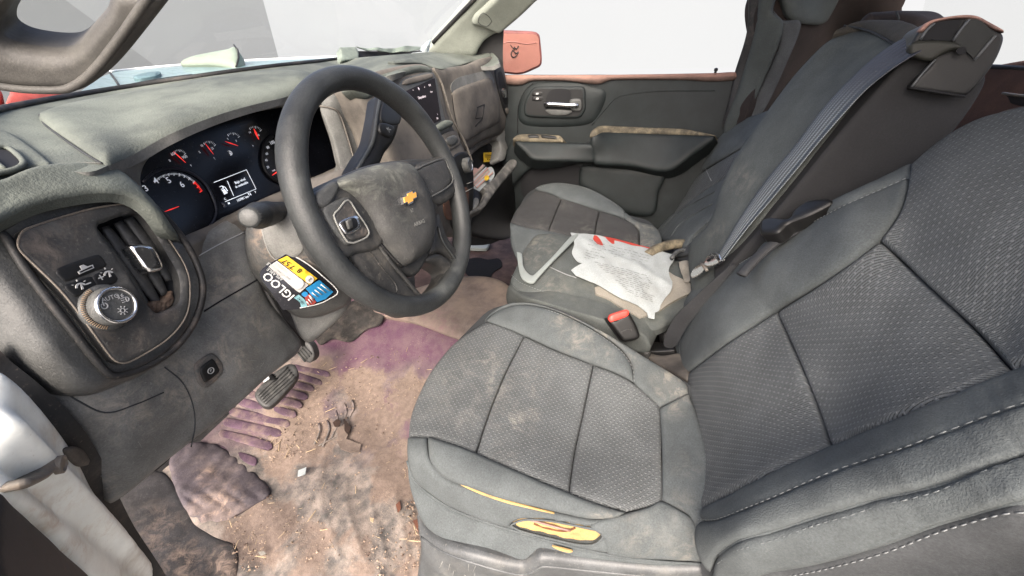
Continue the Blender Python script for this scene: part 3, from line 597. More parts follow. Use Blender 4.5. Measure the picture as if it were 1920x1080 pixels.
def icon_pump(c, h, F, mat, par, tw):
    p, fr = frame(F, c, tw); s = h
    flat('fuel_icon', [(-.35*s, -.5*s), (.15*s, -.5*s), (.15*s, -.4*s), (-.35*s, -.4*s)], p, fr, mat, par, .002)
    flat('fuel_icon', [(-.3*s, -.38*s), (.1*s, -.38*s), (.1*s, .05*s), (-.3*s, .05*s)], p, fr, mat, par, .002)
    flat('fuel_icon', [(-.3*s, .12*s), (.1*s, .12*s), (.1*s, .5*s), (-.3*s, .5*s), (-.3*s, .43*s), (.03*s, .43*s), (.03*s, .19*s), (-.3*s, .19*s)], p, fr, mat, par, .002)
    flat('fuel_icon', [(.18*s, -.3*s), (.35*s, -.3*s), (.35*s, .2*s), (.2*s, .4*s), (.17*s, .34*s), (.28*s, .17*s), (.28*s, -.22*s), (.18*s, -.22*s)], p, fr, mat, par, .002)
lc = panel('information_display', [(396, 344, 1), (460, 317, 1), (484, 366, 1), (420, 392, 1)], CLW, m_lcdbg, ic, step=8, lift=.001, skirt=.001)
for a, b in (((399, 343), (460, 319)), ((460, 319), (478, 355)), ((424, 340), (436, 368)), ((420, 379), (478, 355))): tube('display_line', CLW.P(np.array([a, b], float), .003), .0005, m_lcd, lc, n=4)
text('display_text', 'Bajo nivel', CLW, (448, 340), (470, 331), .0062, m_lcd, lc, .003); text('display_text', 'de combustible', CLW, (451, 347), (473, 338), .0058, m_lcd, lc, .003, sq=.8)
text('display_text', '103981 km', CLW, (453, 373), (475, 364), .0058, m_lcd, lc, .003); text('display_text', 'N', CLW, (466, 365), (475, 361), .008, m_lcd, lc, .003)
text('display_text', 'F', CLW, (477, 361), (486, 357), .005, m_lcd, lc, .003); text('display_text', 'M', CLW, (427, 382), (437, 378), .005, m_lcd, lc, .003); text('display_text', 'C', CLW, (420, 374), (430, 370), .005, m_lcd, lc, .003)
icon_pump((419, 356), .014, CLW, m_lcd, lc, (440, 347)); icon_pump((431, 287), .008, CLW, m_print, ic, (450, 280))
# trim shelf below the cluster
TR = Field([(345, 455, 'y', .63), (450, 398, 'y', .63), (560, 360, 'y', .63), (640, 325, 'y', .63), (420, 412, 'y', .66), (560, 345, 'y', .67), (640, 310, 'y', .67)])
panel('cluster_sill', [(343, 456), (350, 446), (400, 424), (460, 392), (530, 360), (600, 330), (645, 312), (660, 330), (600, 352), (540, 375), (480, 398), (420, 425), (370, 456), (352, 462)], TR, m_dash_tan, da, step=6, puff=.008, edge=8, skirt=.02)
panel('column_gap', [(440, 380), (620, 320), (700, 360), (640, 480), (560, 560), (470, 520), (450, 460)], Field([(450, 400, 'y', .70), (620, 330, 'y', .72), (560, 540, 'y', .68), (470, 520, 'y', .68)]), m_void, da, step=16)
# vent pod on the driver side
VP = Field([(200, 570, 'y', .56), (20, 450, 'y', .58), (350, 560, 'y', .56), (270, 380, 'y', .60), (200, 730, 'y', .53), (100, 660, 'y', .54)])
pod = [(-60, 372), (0, 350), (60, 330), (130, 320), (195, 325), (235, 343), (278, 380), (320, 432), (354, 500), (370, 560), (366, 610), (340, 660), (290, 698), (240, 722), (195, 738), (160, 738), (130, 722), (90, 680), (40, 615), (-10, 545), (-60, 480)]
panel('vent_pod', pod, VP, m_bezel, da, step=8, puff=.022, edge=34, skirt=.06, lift=-.020, dirt=[(250, 735, 60, .2)], holes=[[(160, 424), (248, 396), (274, 424), (328, 512), (332, 552), (324, 580), (284, 597), (262, 584), (196, 482)]])
PT = Field([(0, 345, 'y', .60), (200, 325, 'y', .63), (340, 440, 'y', .60), (0, 400, 'y', .575), (200, 372, 'y', .575), (290, 400, 'y', .575), (350, 500, 'y', .565)])
panel('pod_top', [(-60, 370), (0, 348), (60, 326), (130, 318), (190, 320), (228, 336), (268, 376), (300, 418), (322, 452), (300, 440), (276, 408), (246, 384), (210, 374), (150, 378), (70, 396), (0, 430), (-60, 470)], PT, m_top, da, step=7, puff=.006, edge=14, skirt=.012, lift=.008)
grv = [(-60, 460), (0, 424), (67, 390), (150, 372), (217, 370), (262, 378), (300, 408), (333, 447), (358, 490), (372, 535), (366, 580), (345, 623), (312, 660), (267, 688), (225, 703), (195, 703), (165, 672), (100, 590), (40, 510), (-10, 440)]
line('groove_ring', grv, VP, .0042, m_seal, da, lift=.008, closed=True)
VP = VP.up(.004)
fc = [(17, 455), (30, 436), (100, 412), (167, 394), (232, 387), (262, 402), (300, 450), (332, 500), (342, 540), (335, 593), (300, 637), (240, 674), (213, 683), (190, 672), (100, 555), (20, 475)]
vo = [(168, 430), (185, 420), (204, 412), (236, 404), (250, 404), (268, 426), (300, 478), (321, 516), (326, 548), (320, 573), (300, 583), (283, 590), (268, 580), (245, 545), (200, 478)]
fp = panel('vent_fascia', fc, VP, m_dirtyblack, da, step=6, lift=.008, skirt=.012, holes=[vo], puff=.003, edge=6, dirt=[(60, 470, 50, .55), (290, 590, 25, 1.1), (250, 640, 40, .4), (120, 430, 50, .3), (180, 620, 50, .3)])
line('fascia_edge', fc, VP, .0011, pm('worn_edge', (.13, .112, .092), .7, None, var=.3), fp, lift=.010, closed=True)
panel('vent_cavity', [(160, 420), (250, 396), (335, 520), (330, 590), (280, 600), (180, 480)], VP.up(-.028), m_void, fp, step=14)
for a, m_, b in (((176, 428), (226, 502), (284, 583)), ((200, 424), (250, 495), (300, 568)), ((225, 415), (272, 480), (313, 552)), ((244, 408), (290, 470), (321, 525))):
    P = VP.P(curve([a, m_, b], False, 8), -.008); n = len(P); V, Fc = sweep(P, [.0045+.0045*math.sin(math.pi*min(1, max(0, (i+1)/(n)))) for i in range(n)], n=10, flat=.7, up=(.3, -.8, .5)); mesh('vent_slat', V, Fc, m_bezel if a[0] == 176 else m_dirtyblack, fp)
m_rustdirt = pm('rusty_dirt', (.09, .06, .042), .95, (.2, .155, .11), .5, 60, (200, .8), var=.5, up=False)
panel('dirt_clump', [(262, 578), (285, 565), (305, 562), (318, 545), (325, 560), (318, 576), (284, 590)], VP.up(-.004), m_rustdirt, fp, step=4, puff=.004, edge=6, disp=lambda v: .002*np.sin(v[:, 0]*.8)*np.cos(v[:, 1]*.9))
th = panel('vent_thumb_tab', [(224, 467), (238, 463), (262, 463), (274, 472), (287, 497), (289, 506), (280, 513), (262, 515), (252, 508), (238, 488)], VP.up(.010), m_chrome, fp, step=4, puff=.006, edge=8, skirt=.02)
panel('grip_pad', [(230, 472), (250, 470), (262, 480), (270, 500), (258, 508), (248, 498)], VP.up(.0175), m_dirtyblack, th, step=4, skirt=.001)
# switches
def button(pts, F, par, m=m_black, l=.010, name='button', puff=.002): return panel(name, pts, F.up(l), m, par, step=4, puff=puff, edge=5, skirt=.006)
panel('switch_well', [(78, 515), (95, 500), (165, 477), (178, 482), (205, 530), (190, 560), (125, 566), (110, 560)], VP.up(.008), m_void, fp, step=5, lift=.002, skirt=.001, puff=.0)
bt = button([(84, 515), (98, 504), (160, 482), (172, 484), (184, 502), (180, 506), (106, 534), (98, 532)], VP, fp)
p, fr = frame(VP.up(.013), (138, 509), (178, 492))
flat('cargo_lamp_mark', [(x*.72, y*.72) for x, y in [(-.011, -.004), (.010, -.004), (.0115, .001), (.004, .0015), (.001, .006), (-.004, .006), (-.0045, .001), (-.011, .0)]], p, fr, m_mark, bt)
flat('cargo_lamp_mark', [(-.0066, -.0019), (.006, -.0019), (.0066, 0), (-.0066, -.0006)], p, fr, m_black, bt, .0014)
b1 = button([(100, 542), (110, 536), (150, 522), (156, 526), (163, 545), (126, 562), (118, 562)], VP, fp); b2 = button([(155, 522), (186, 509), (204, 526), (200, 534), (168, 545), (162, 542)], VP, fp)
text('mark', '\u2212', VP.up(.013), (143, 538), (170, 528), .012, m_mark, b1); text('mark', '+', VP.up(.013), (168, 526), (195, 516), .012, m_mark, b2)
for c_, b_ in (((129, 543), b1), ((183, 519), b2)):
    p, fr = frame(VP.up(.013), c_, (c_[0]+30, c_[1]-11)); a = np.linspace(.3, 2.9, 9)
    flat('dimmer_mark', [(.0052*math.cos(t), .0052*math.sin(t)-.001) for t in a]+[(.0036*math.cos(t), .0036*math.sin(t)-.001) for t in a[::-1]], p, fr, m_mark, b_)
    flat('dimmer_mark', [(-.001, -.003), (.001, -.003), (.002, .003), (.001, .003)], p, fr, m_mark, b_)
    for t in (.6, 1.57, 2.5): flat('dimmer_mark', [(.0062*math.cos(t)-.0005, .0062*math.sin(t)), (.0062*math.cos(t)+.0006, .0062*math.sin(t)), (.008*math.cos(t)+.0004, .008*math.sin(t)), (.008*math.cos(t)-.0004, .008*math.sin(t))], p, fr, m_mark, b_)
p, fr = frame(VP.up(.008), (180, 580), (231, 564))
KS = 1.0
kn = sharpen(lathe('light_knob', p, fr, [(r*KS, h) for r, h in [(.0260, 0), (.0262, .003), (.0242, .006), (.0212, .007), (.0212, .016), (.0198, .019), (.0170, .0195), (.0166, .0175), (.001, .0175)]], m_bezel, fp, n=48), 40)
lathe('knob_ring', p+fr[2]*.0195, fr, [(r*KS, h) for r, h in [(.0202, -.004), (.0204, .0003), (.0190, .0012), (.0172, .0005), (.0170, -.002)]], m_chrome, kn, n=48, cap=False)
V = []; Fc = []
for i in range(26):
    t = math.radians(112+i*5.2); q = [p+fr[2]*h+fr[0]*r*KS*math.cos(t)+fr[1]*r*KS*math.sin(t) for r, h in ((.0252, .0056), (.0216, .0074))]; s_, f_ = sweep(q, .0006, n=4); Fc += [[j+len(V) for j in g] for g in f_]; V += list(s_)
mesh('knob_ridges', V, Fc, pm('worn_orange', (.17, .12, .075), .7, None), kn)
def at_local(x, y): return p+fr[0]*x*.74+fr[1]*y*.74+fr[2]*.0177
def put_text(name, s, x, y, h, par):
    F_ = Field(plane=(p+fr[2]*.0177-[0, 0, EYE], fr[2])); o = text(name, s, F_, (180, 580), (231, 564), h, m_mark, par)
    c = np.mean([v.co for v in o.data.vertices], 0); d = at_local(x, y)+fr[2]*.001-c
    for v in o.data.vertices: v.co = v.co+Vector(d)
    return o
put_text('mark', 'AUTO', -.004, .0128, .0066, kn)
def ring_at(x, y, r, w, a0=0, a1=6.2832):
    a = np.linspace(a0, a1, 18); flat('mark', [(r*math.cos(t), r*math.sin(t)) for t in a]+[((r-w)*math.cos(t), (r-w)*math.sin(t)) for t in a[::-1]], at_local(x, y), fr, m_mark, kn)
def fl(x, y, pts): flat('mark', pts, at_local(x, y), fr, m_mark, kn)
ring_at(-.0155, .0045, .0036, .0009, 2.1, 7.3); fl(-.0155, .0045, [(-.0005, 0), (.0005, 0), (.0005, .0045), (-.0005, .0045)])
ring_at(.004, -.010, .0027, .0008)
for i in range(8):
    t = i*math.pi/4; c, s_ = math.cos(t), math.sin(t); fl(.004, -.010, [(.0035*c-.0004*s_, .0035*s_+.0004*c), (.0035*c+.0004*s_, .0035*s_-.0004*c), (.0052*c+.0003*s_, .0052*s_-.0003*c), (.0052*c-.0003*s_, .0052*s_+.0003*c)])
ring_at(.0155, .0040, .0030, .0009, -1.6, 1.6); fl(.0155, .0040, [(-.0008, -.003), (.0002, -.003), (.0002, .003), (-.0008, .003)])
for h in (-.0022, 0, .0022): fl(.0155, .0040, [(-.0052, h-.0004), (-.002, h-.0004), (-.002, h+.0004), (-.0052, h+.0004)])
for t in (2.5, 3.14, 3.8, -.6, 0, .6): c, s_ = math.cos(t), math.sin(t); fl(.0095, .0105, [(.0012*c-.0004*s_, .0012*s_+.0004*c), (.0012*c+.0004*s_, .0012*s_-.0004*c), (.0036*c+.0004*s_, .0036*s_-.0004*c), (.0036*c-.0004*s_, .0036*s_+.0004*c)])
def ringmark(c_, r, w, F, par, a0=0, a1=6.2832, m=m_mark, tw=None):
    p, fr = frame(F, c_, tw or (c_[0]+20, c_[1]-7)); a = np.linspace(a0, a1, 18); flat('mark', [(r*math.cos(t), r*math.sin(t)) for t in a]+[((r-w)*math.cos(t), (r-w)*math.sin(t)) for t in a[::-1]], p, fr, m, par); return p, fr
# knee panel
KN = Field([(345, 455, 'y', .63), (470, 395, 'y', .64), (370, 590, 'y', .60), (480, 520, 'y', .60), (350, 700, 'y', .57), (300, 740, 'y', .56), (150, 760, 'y', .56), (210, 935, 'y', .585), (300, 870, 'y', .575), (430, 765, 'y', .575), (555, 660, 'y', .575), (560, 620, 'y', .60),
            (0, 620, 'y', .60), (60, 700, 'y', .585), (120, 810, 'y', .585), (400, 640, 'y', .575), (240, 850, 'y', .56), (480, 640, 'y', .575)])
panel('knee_panel', [(-60, 500), (0, 560), (60, 600), (330, 450), (345, 456), (400, 428), (458, 396), (462, 440), (468, 480), (485, 525), (500, 562), (530, 600), (560, 640), (556, 662), (500, 706), (430, 768), (300, 868), (205, 940), (182, 892), (150, 836), (110, 785), (40, 712), (0, 680), (-60, 640)],
      KN, m_dash, da, step=9, puff=.012, edge=18, skirt=.05, dirt=[(230, 760, 60, .38), (170, 700, 40, .3), (320, 720, 60, .33), (200, 900, 30, .3), (420, 540, 60, .3), (420, 660, 50, .28), (480, 600, 40, .25)])
line('panel_joint', [(362, 482), (400, 462), (452, 437)], KN, .0008, m_mark, da, lift=.0122)
line('panel_joint', [(374, 588), (420, 558), (484, 518)], KN, .0013, m_void, da, lift=.0120)
line('panel_joint', [(292, 690), (325, 715), (345, 750), (352, 790), (346, 832)], KN, .0009, m_seam, da, lift=.0122)
line('panel_joint', [(0, 606), (50, 640), (100, 690), (140, 735), (190, 765), (240, 755), (290, 735)], KN, .0009, m_seam, da, lift=.0122)
for a, b in (((170, 872), (182, 862)), ((182, 862), (192, 866)), ((176, 878), (196, 877)), ((170, 872), (176, 878)), ((178, 868), (184, 874))): tube('airbag_mark', KN.P(np.array([a, b], float), .0125), .0006, m_markdim, da, n=4)
V = []; Fc = []
for i in range(70):
    a = np.array([(120, 760), (250, 800), (330, 720), (420, 640), (450, 700), (250, 880), (410, 560)][i % 7], float)+rng.randn(2)*[42, 30]; th = rng.rand()*3.1; l = 3+rng.rand()**2*16; q = np.array([a, a+[l*.5*math.cos(th)+1, l*.5*math.sin(th)], a+[l*math.cos(th), l*math.sin(th)]])
    if not inside(q, np.array([(30, 690), (330, 690), (400, 480), (470, 480), (540, 640), (300, 850), (210, 915)], float)).all(): continue
    s_, f_ = sweep(KN.P(q, .0122), [.00015, .00035, .00015], n=4); Fc += [[j+len(V) for j in g] for g in f_]; V += list(s_)
tag(mesh('scratches', V, Fc, m_markdim, da, smooth=False), kind='stuff')
eb = panel('parking_brake_switch', [(350, 690), (354, 680), (380, 663), (390, 662), (405, 678), (406, 695), (400, 703), (378, 722), (368, 724), (356, 714)], KN, m_bezel, da, step=4, lift=.012, puff=.003, edge=5, skirt=.004, dirt=[(380, 690, 30, .5)])
b3 = button([(359, 690), (382, 672), (388, 673), (397, 690), (394, 696), (370, 714), (366, 713)], KN, eb, l=.0155)
ringmark((377, 691), .0048, .0010, KN.up(.019), b3, tw=(400, 676)); text('mark', 'P', KN.up(.019), (377, 691), (400, 676), .0058, m_mark, b3)
# fascia between cluster and centre stack, seen through the wheel
MD = Field([(620, 190, 'y', .62), (690, 170, 'y', .61), (660, 320, 'y', .60), (740, 320, 'y', .58), (600, 200, 'y', .64), (700, 250, 'y', .60)])
panel('fascia', [(598, 175), (640, 160), (700, 165), (735, 240), (760, 330), (740, 360), (640, 345), (645, 300), (625, 240)], MD, m_dash, da, step=7, skirt=.03)
panel('fascia_insert', [(600, 200), (628, 206), (640, 230), (662, 310), (640, 322), (622, 260)], MD.up(.003), m_dash, da, step=6, puff=.003, edge=6)
line('middle_edge', [(598, 198), (625, 203), (637, 220), (655, 280), (666, 318)], MD, .002, m_dash_tan, da, lift=.006)
v2 = panel('air_vent', [(684, 188), (700, 180), (735, 190), (745, 300), (735, 345), (710, 330), (690, 250)], MD.up(.002), m_void, da, step=6)
for i in range(5): line('vent_slat', [(684+i*6, 200+i*26), (712+i*5, 228+i*24)], MD, .0032, m_black, v2, lift=.004)
line('centre_vent_rim', [(686, 182), (683, 210), (690, 250), (703, 300), (720, 335)], MD, .0032, m_bezel, da, lift=.005)
# centre stack
CS = Field([(700, 180, 'y', .575), (790, 140, 'y', .585), (830, 235, 'y', .545), (770, 250, 'y', .545), (860, 310, 'y', .515), (800, 330, 'y', .51), (870, 390, 'y', .50), (830, 420, 'y', .50), (760, 200, 'y', .56), (880, 470, 'y', .52)])
stack = [(655, 152), (700, 135), (760, 122), (795, 122), (812, 138), (826, 170), (838, 215), (850, 245), (866, 275), (880, 310), (884, 350), (880, 400), (866, 440), (820, 440), (770, 400), (740, 330), (700, 240), (670, 190)]
cs = panel('centre_stack', stack, CS, m_dash_tan, da, step=7, puff=.010, edge=12, skirt=.08)
panel('stack_hood', [(650, 168), (668, 155), (720, 138), (775, 124), (800, 128), (806, 142), (780, 140), (745, 150), (710, 170), (680, 190)], CS.up(.006), m_top, cs, step=6, puff=.008, edge=10, skirt=.02)
bz = panel('screen_bezel', [(738, 168), (748, 152), (775, 142), (802, 137), (812, 150), (820, 190), (830, 230), (836, 245), (800, 262), (770, 240), (750, 200)], CS.up(.009), m_bezel, cs, step=5, puff=.004, edge=6)
panel('bezel_lip', [(745, 162), (752, 153), (800, 141), (804, 148), (790, 154), (756, 163)], CS.up(.014), m_dash_tan, bz, step=4, puff=.003, edge=4)
sc = panel('touchscreen', [(750, 176, 1), (806, 150, 1), (818, 228, 1), (800, 236, 1), (775, 230)], CS.up(.015), m_screen, cs, step=7, skirt=.002)
for s_, q, h in (('\u25c2', (764, 174), .008), ('\u2666', (775, 171), .007), ('+', (786, 168), .008), ('8:41', (796, 164), .0072), ('8 am', (799, 176), .006), ('Dispositivos', (781, 186), .008), ('\u266a', (810, 217), .007), ('OK', (810, 225), .007)): text('screen_print', s_, CS.up(.0155), q, (q[0]+14, q[1]-4), h, m_screentxt, sc)
panel('screen_ledge', [(806, 240), (826, 228), (838, 232), (838, 238), (814, 250), (806, 248)], CS.up(.016), m_top, cs, step=4, puff=.008, edge=6, skirt=.02)
sw = panel('switch_pad', [(816, 262), (822, 254), (842, 248), (850, 252), (856, 268), (850, 276), (832, 284), (824, 278)], CS.up(.012), m_dash_tan, cs, step=4, puff=.003, edge=4)
panel('rocker_switch', [(826, 264), (842, 256), (848, 268), (834, 276)], CS.up(.017), m_bezel, sw, step=4, puff=.003, edge=4)
lo = panel('climate_panel', [(842, 298), (858, 286), (872, 290), (880, 310), (882, 360), (878, 410), (862, 440), (838, 420), (840, 360)], CS.up(.010), m_black, cs, step=5, puff=.003, edge=5)
p, fr = frame(CS.up(.012), (864, 312), (884, 300)); kb = sharpen(lathe('climate_knob', p, fr, [(.021, 0), (.021, .016), (.018, .019), (.015, .019), (.0145, .017), (.001, .017)], m_bezel, lo, n=36)); lathe('knob_ring', p+fr[2]*.0178, fr, [(.0150, -.001), (.0152, .001), (.0135, .0012), (.013, 0)], m_chrome, kb, n=36, cap=False)
for k, (a, b) in enumerate((((866, 345), (880, 340)), ((862, 360), (878, 352)))): tube('climate_mark', CS.P(np.array([a, b], float), .016), .0012, m_markdim, lo, n=5)
panel('lower_slot', [(826, 372), (866, 350), (872, 372), (866, 400), (832, 410)], CS.up(.012), m_rear, cs, step=5, puff=.002, edge=4)
panel('stack_side', [(836, 215), (842, 225), (855, 250), (872, 280), (886, 318), (890, 400), (880, 450), (874, 440), (880, 380), (878, 320), (860, 280), (840, 245)], CS.up(-.01), m_dash_tan, cs, step=5, puff=.006, edge=6, skirt=.08)
line('side_trim', [(806, 130), (822, 158), (836, 205), (848, 235), (866, 268), (880, 305)], CS, .0035, m_dash_tan, cs, lift=.010)
# passenger side
PD = Field([(820, 150, 'y', .62), (840, 125, 'y', .63), (920, 110, 'y', .62), (935, 130, 'y', .61), (850, 250, 'y', .60), (940, 235, 'y', .60), (880, 200, 'y', .60), (870, 300, 'y', .61), (940, 270, 'y', .62), (800, 200, 'y', .64)])
panel('fascia', [(798, 130), (830, 128), (880, 120), (918, 106), (936, 112), (946, 140), (952, 190), (952, 225), (944, 250), (905, 262), (868, 282), (846, 258), (832, 210), (818, 165)], PD, m_dash_tan, da, step=6, puff=.012, edge=12, skirt=.05)
panel('top_pad', [(728, 120), (780, 110), (850, 100), (905, 98), (920, 106), (880, 119), (835, 132), (815, 130), (790, 122)], DTOP.up(.004), m_top, da, step=6, puff=.004, edge=6)
panel('glove_recess', [(838, 160), (852, 148), (880, 140), (908, 134), (916, 142), (918, 160), (860, 180), (842, 176)], PD.up(.006), m_dash, da, step=5, skirt=.002, puff=0, lift=.0085)
gb = panel('glove_box', [(840, 176), (846, 168), (880, 156), (908, 147), (916, 150), (924, 170), (930, 200), (928, 228), (900, 244), (868, 264), (856, 258), (848, 225)], PD.up(.011), m_dash_tan, da, step=5, puff=.009, edge=9, skirt=.02)
line('lid_gap', [(840, 178), (846, 220), (855, 258)], PD.up(.014), .0012, m_void, gb)
for a, b in (((884, 202), (898, 196)), ((898, 196), (894, 222)), ((894, 222), (880, 236)), ((884, 202), (881, 222)), ((881, 222), (894, 220))): tube('latch_outline', PD.P(np.array([a, b], float), .021), .0011, m_void, gb, n=5)
pv = panel('air_vent', [(922, 128), (930, 124), (940, 140), (948, 175), (952, 205), (948, 220), (940, 212), (930, 180), (923, 150)], PD.up(.013), m_seal, da, step=4, puff=.004, edge=4)
panel('vent_cavity', [(926, 138), (932, 136), (940, 160), (944, 195), (938, 195), (930, 170)], PD.up(.0175), m_void, pv, step=4, skirt=.001)
panel('vent_thumb_tab', [(931, 168), (936, 167), (940, 182), (935, 184)], PD.up(.024), m_chrome, pv, step=3, puff=.003, edge=3); panel('vent_catch', [(940, 203), (946, 202), (949, 212), (943, 214)], PD.up(.018), m_dash_tan, pv, step=3, puff=.003, edge=3)
SH = Field([(865, 290, 'y', .60), (940, 240, 'y', .60), (865, 275, 'y', .64), (935, 228, 'y', .64), (945, 262, 'y', .60), (870, 310, 'y', .60)])
panel('shelf_ledge', [(858, 275), (880, 262), (915, 240), (945, 232), (948, 245), (930, 262), (915, 268), (895, 280), (868, 305), (862, 300)], SH, m_dash_tan, da, step=5, puff=.012, edge=9, skirt=.04)
panel('shelf_end', [(915, 262), (932, 245), (948, 240), (952, 265), (944, 300), (932, 300), (936, 275), (928, 262)], SH.up(.004), m_dash, da, step=5, puff=.006, edge=6, skirt=.04)
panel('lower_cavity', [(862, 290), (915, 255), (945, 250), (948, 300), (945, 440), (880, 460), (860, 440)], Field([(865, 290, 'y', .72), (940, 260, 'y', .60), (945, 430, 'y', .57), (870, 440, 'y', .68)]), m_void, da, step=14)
BI = Field([(895, 275, 'y', .66), (960, 320, 'y', .56), (900, 350, 'y', .60), (940, 310, 'y', .60), (880, 330, 'y', .64)])
bn = panel('glove_box', [(890, 280), (900, 266), (920, 276), (950, 302), (962, 322), (930, 340), (890, 360), (868, 350), (866, 310)], BI, m_black, da, step=6, puff=.004, edge=5, skirt=.01)
LB = Field([(965, 305, 'y', .490), (880, 405, 'y', .475), (895, 345, 'y', .515)])
panel('lid', [(948, 308), (956, 300), (964, 300), (969, 305), (966, 316), (940, 345), (918, 375), (905, 392), (885, 402), (876, 406), (875, 400), (895, 388), (906, 372), (910, 358), (905, 352), (925, 335)], LB, pm('scuffed_lid', (.05, .048, .044), .6, (.19, .18, .16), .6, 30, (300, .3), up=False), bn, step=4, puff=.007, edge=5, skirt=.025)
panel('lid_inner', [(866, 352), (890, 345), (910, 356), (908, 372), (896, 386), (876, 398), (868, 380)], LB.up(-.02), m_black, bn, step=5, puff=.003, edge=4)
panel('lid_latch', [(888, 372), (899, 366), (902, 378), (892, 388)], LB.up(-.012), m_dash, bn, step=4, puff=.002, edge=3)
yl = panel('warning_label', [(902, 288, 1), (919, 287, 1), (920, 305, 1), (903, 306, 1)], BI.up(.012), m_yellow, bn, step=4, skirt=.001)
for i in range(3): tube('label_print', BI.P(np.array([(905, 291.5+i*3), (917, 291+i*3)], float), .0135), .0016 if i == 1 else .0007, m_labblk, yl, n=4)
text('label_print', '\u25cf Pasa', BI.up(.014), (911, 301), (918, 301), .009, m_labblk, yl)
panel('lower_kick', [(880, 410), (945, 330), (960, 320), (965, 430), (945, 450), (880, 440)], Field([(880, 410, 'y', .60), (950, 330, 'y', .56), (955, 440, 'y', .545)]), m_black, da, step=10, puff=.01, edge=10)
# papers in the open glove box
PB = Field([(875, 330, 'y', .62), (920, 310, 'y', .59), (900, 355, 'y', .56), (870, 350, 'y', .60)])
pg = thing('paper_bundle', PB.P0([(890, 345)])[0], 'bundle of pink and white papers stuffed in the open lower glove box', 'papers')
panel('paper', [(872, 330), (884, 316), (896, 318), (888, 332), (878, 346), (872, 346)], PB.up(.002), m_pink, pg, step=4, skirt=.004)
panel('paper', [(884, 340), (918, 314), (926, 322), (925, 334), (897, 362), (886, 354)], PB.up(.003), m_paper, pg, step=4, skirt=.004)
for i in range(9):
    a0 = np.array([877+i*1.9, 341+i*1.7]); a1 = np.array([903+i*2.2+rng.rand()*3, 312+i*1.6+rng.rand()*2]); n_ = np.array([.55, .83])*1.35
    panel('paper', [tuple(a0-n_), tuple(a1-n_), tuple(a1+n_), tuple(a0+n_)], PB.up(.008+.002*rng.rand()), (m_pink, m_paperc, m_pink, m_paper)[i % 4], pg, step=4, skirt=.004, raw=True)
panel('yellow_tag', [(904, 340), (911, 337), (913, 344), (906, 347)], PB.up(.021), m_yellow, pg, step=3, skirt=.001)
# ---------------------------------------------------------------- steering column and wheel
TL = math.radians(67.4); WC = np.array([.542, .374, -.236]); wb = np.array([0, math.cos(TL), math.sin(TL)]); wa = np.array([1., 0, 0]); wn = np.array([0, -math.sin(TL), math.cos(TL)])
def wf(l): return Field(plane=(WC+wn*l, wn))
col = thing('steering_column', WC-wn*.15, 'dusty steering column shroud carrying both stalks behind the wheel', 'steering column')
SHF = Field([(470, 470, 'y', .58), (560, 420, 'y', .50), (600, 560, 'y', .53), (640, 340, 'y', .49), (700, 320, 'y', .47), (520, 520, 'y', .57), (600, 640, 'y', .55), (560, 360, 'y', .57)])
panel('shroud', [(470, 430), (500, 415), (560, 395), (600, 360), (650, 340), (700, 400), (660, 560), (640, 575), (600, 590), (560, 590), (530, 570), (495, 535), (470, 490)], SHF, m_bezel, col, step=7, puff=.03, edge=40, skirt=.08, dirt=[(540, 450, 50, .5)])
panel('upper_shroud', [(540, 385), (580, 358), (630, 338), (690, 320), (720, 330), (640, 420), (570, 430)], SHF.up(.014), m_dash_tan, col, step=6, puff=.012, edge=14, skirt=.03)
panel('access_cover', [(522, 430), (560, 420), (572, 452), (538, 466)], SHF.up(.03), m_dash, col, step=5, puff=.002, edge=4, skirt=.003)
line('access_groove', [(520, 430), (534, 465), (568, 452)], SHF.up(.031), .0012, m_markdim, col)
lo_ = panel('lower_shroud', [(490, 515), (520, 545), (560, 570), (640, 560), (650, 590), (600, 640), (575, 655), (556, 640), (540, 600)], SHF.up(-.03), m_dash, col, step=8, puff=.02, edge=18, skirt=.08)
# turn stalk
b0 = SHF.P([(545, 412)], .02)[0]; tipd = D((466, 408))[0]; tip = tipd*(.47/tipd[1])+[0, 0, EYE]
P = [tip*(1-t)+b0*t for t in np.linspace(0, 1, 14)]; rr = [.0128, .0138, .0146, .0178, .0175, .0172, .0175, .0172, .016, .015, .0145, .014, .0135, .013]
V, Fc = sweep(P, rr, n=20); ts = mesh('turn_signal_stalk', V, Fc, m_wheel, col)
dd = (b0-tip)/np.linalg.norm(b0-tip); lathe('stalk_cap', tip, np.array([np.cross(dd, [0, 0, 1.])/np.linalg.norm(np.cross(dd, [0, 0, 1.])), np.cross(dd, np.cross(dd, [0, 0, 1.])), -dd]), [(.0138, -.010), (.0132, -.002), (.0100, .0012), (.001, .0022)], m_bezel, ts, n=20)
for t in (.3, .5, .62): q = tip*(1-t)+b0*t; tube('stalk_ring', [q-dd*.0010, q+dd*.0010], .0156, m_seal, ts, n=20)
# gear lever
GL = Field([(715, 190, 'y', .50), (735, 230, 'y', .48), (690, 310, 'y', .46), (660, 330, 'y', .45), (745, 190, 'y', .505)])
gl = panel('gear_lever', [(705, 182), (716, 178), (740, 184), (746, 196), (742, 240), (732, 268), (716, 290), (700, 318), (660, 325), (672, 300), (690, 270), (698, 225)], GL, m_black, col, step=5, puff=.014, edge=14, skirt=.02)
line('lever_edge', [(707, 186), (700, 225), (692, 268), (672, 305), (662, 322)], GL, .0035, m_wheel, gl, lift=.008)
panel('lever_cap', [(712, 192), (740, 194), (738, 236), (704, 232)], GL.up(.013), m_black, gl, step=5, puff=.002, edge=4)
sb = panel('shift_button', [(702, 236), (726, 242), (724, 258), (716, 262), (700, 252)], GL.up(.014), m_black, gl, step=4, puff=.003, edge=3); text('mark', '+|\u2212', GL.up(.0185), (713, 248), (724, 251), .010, m_mark, sb)
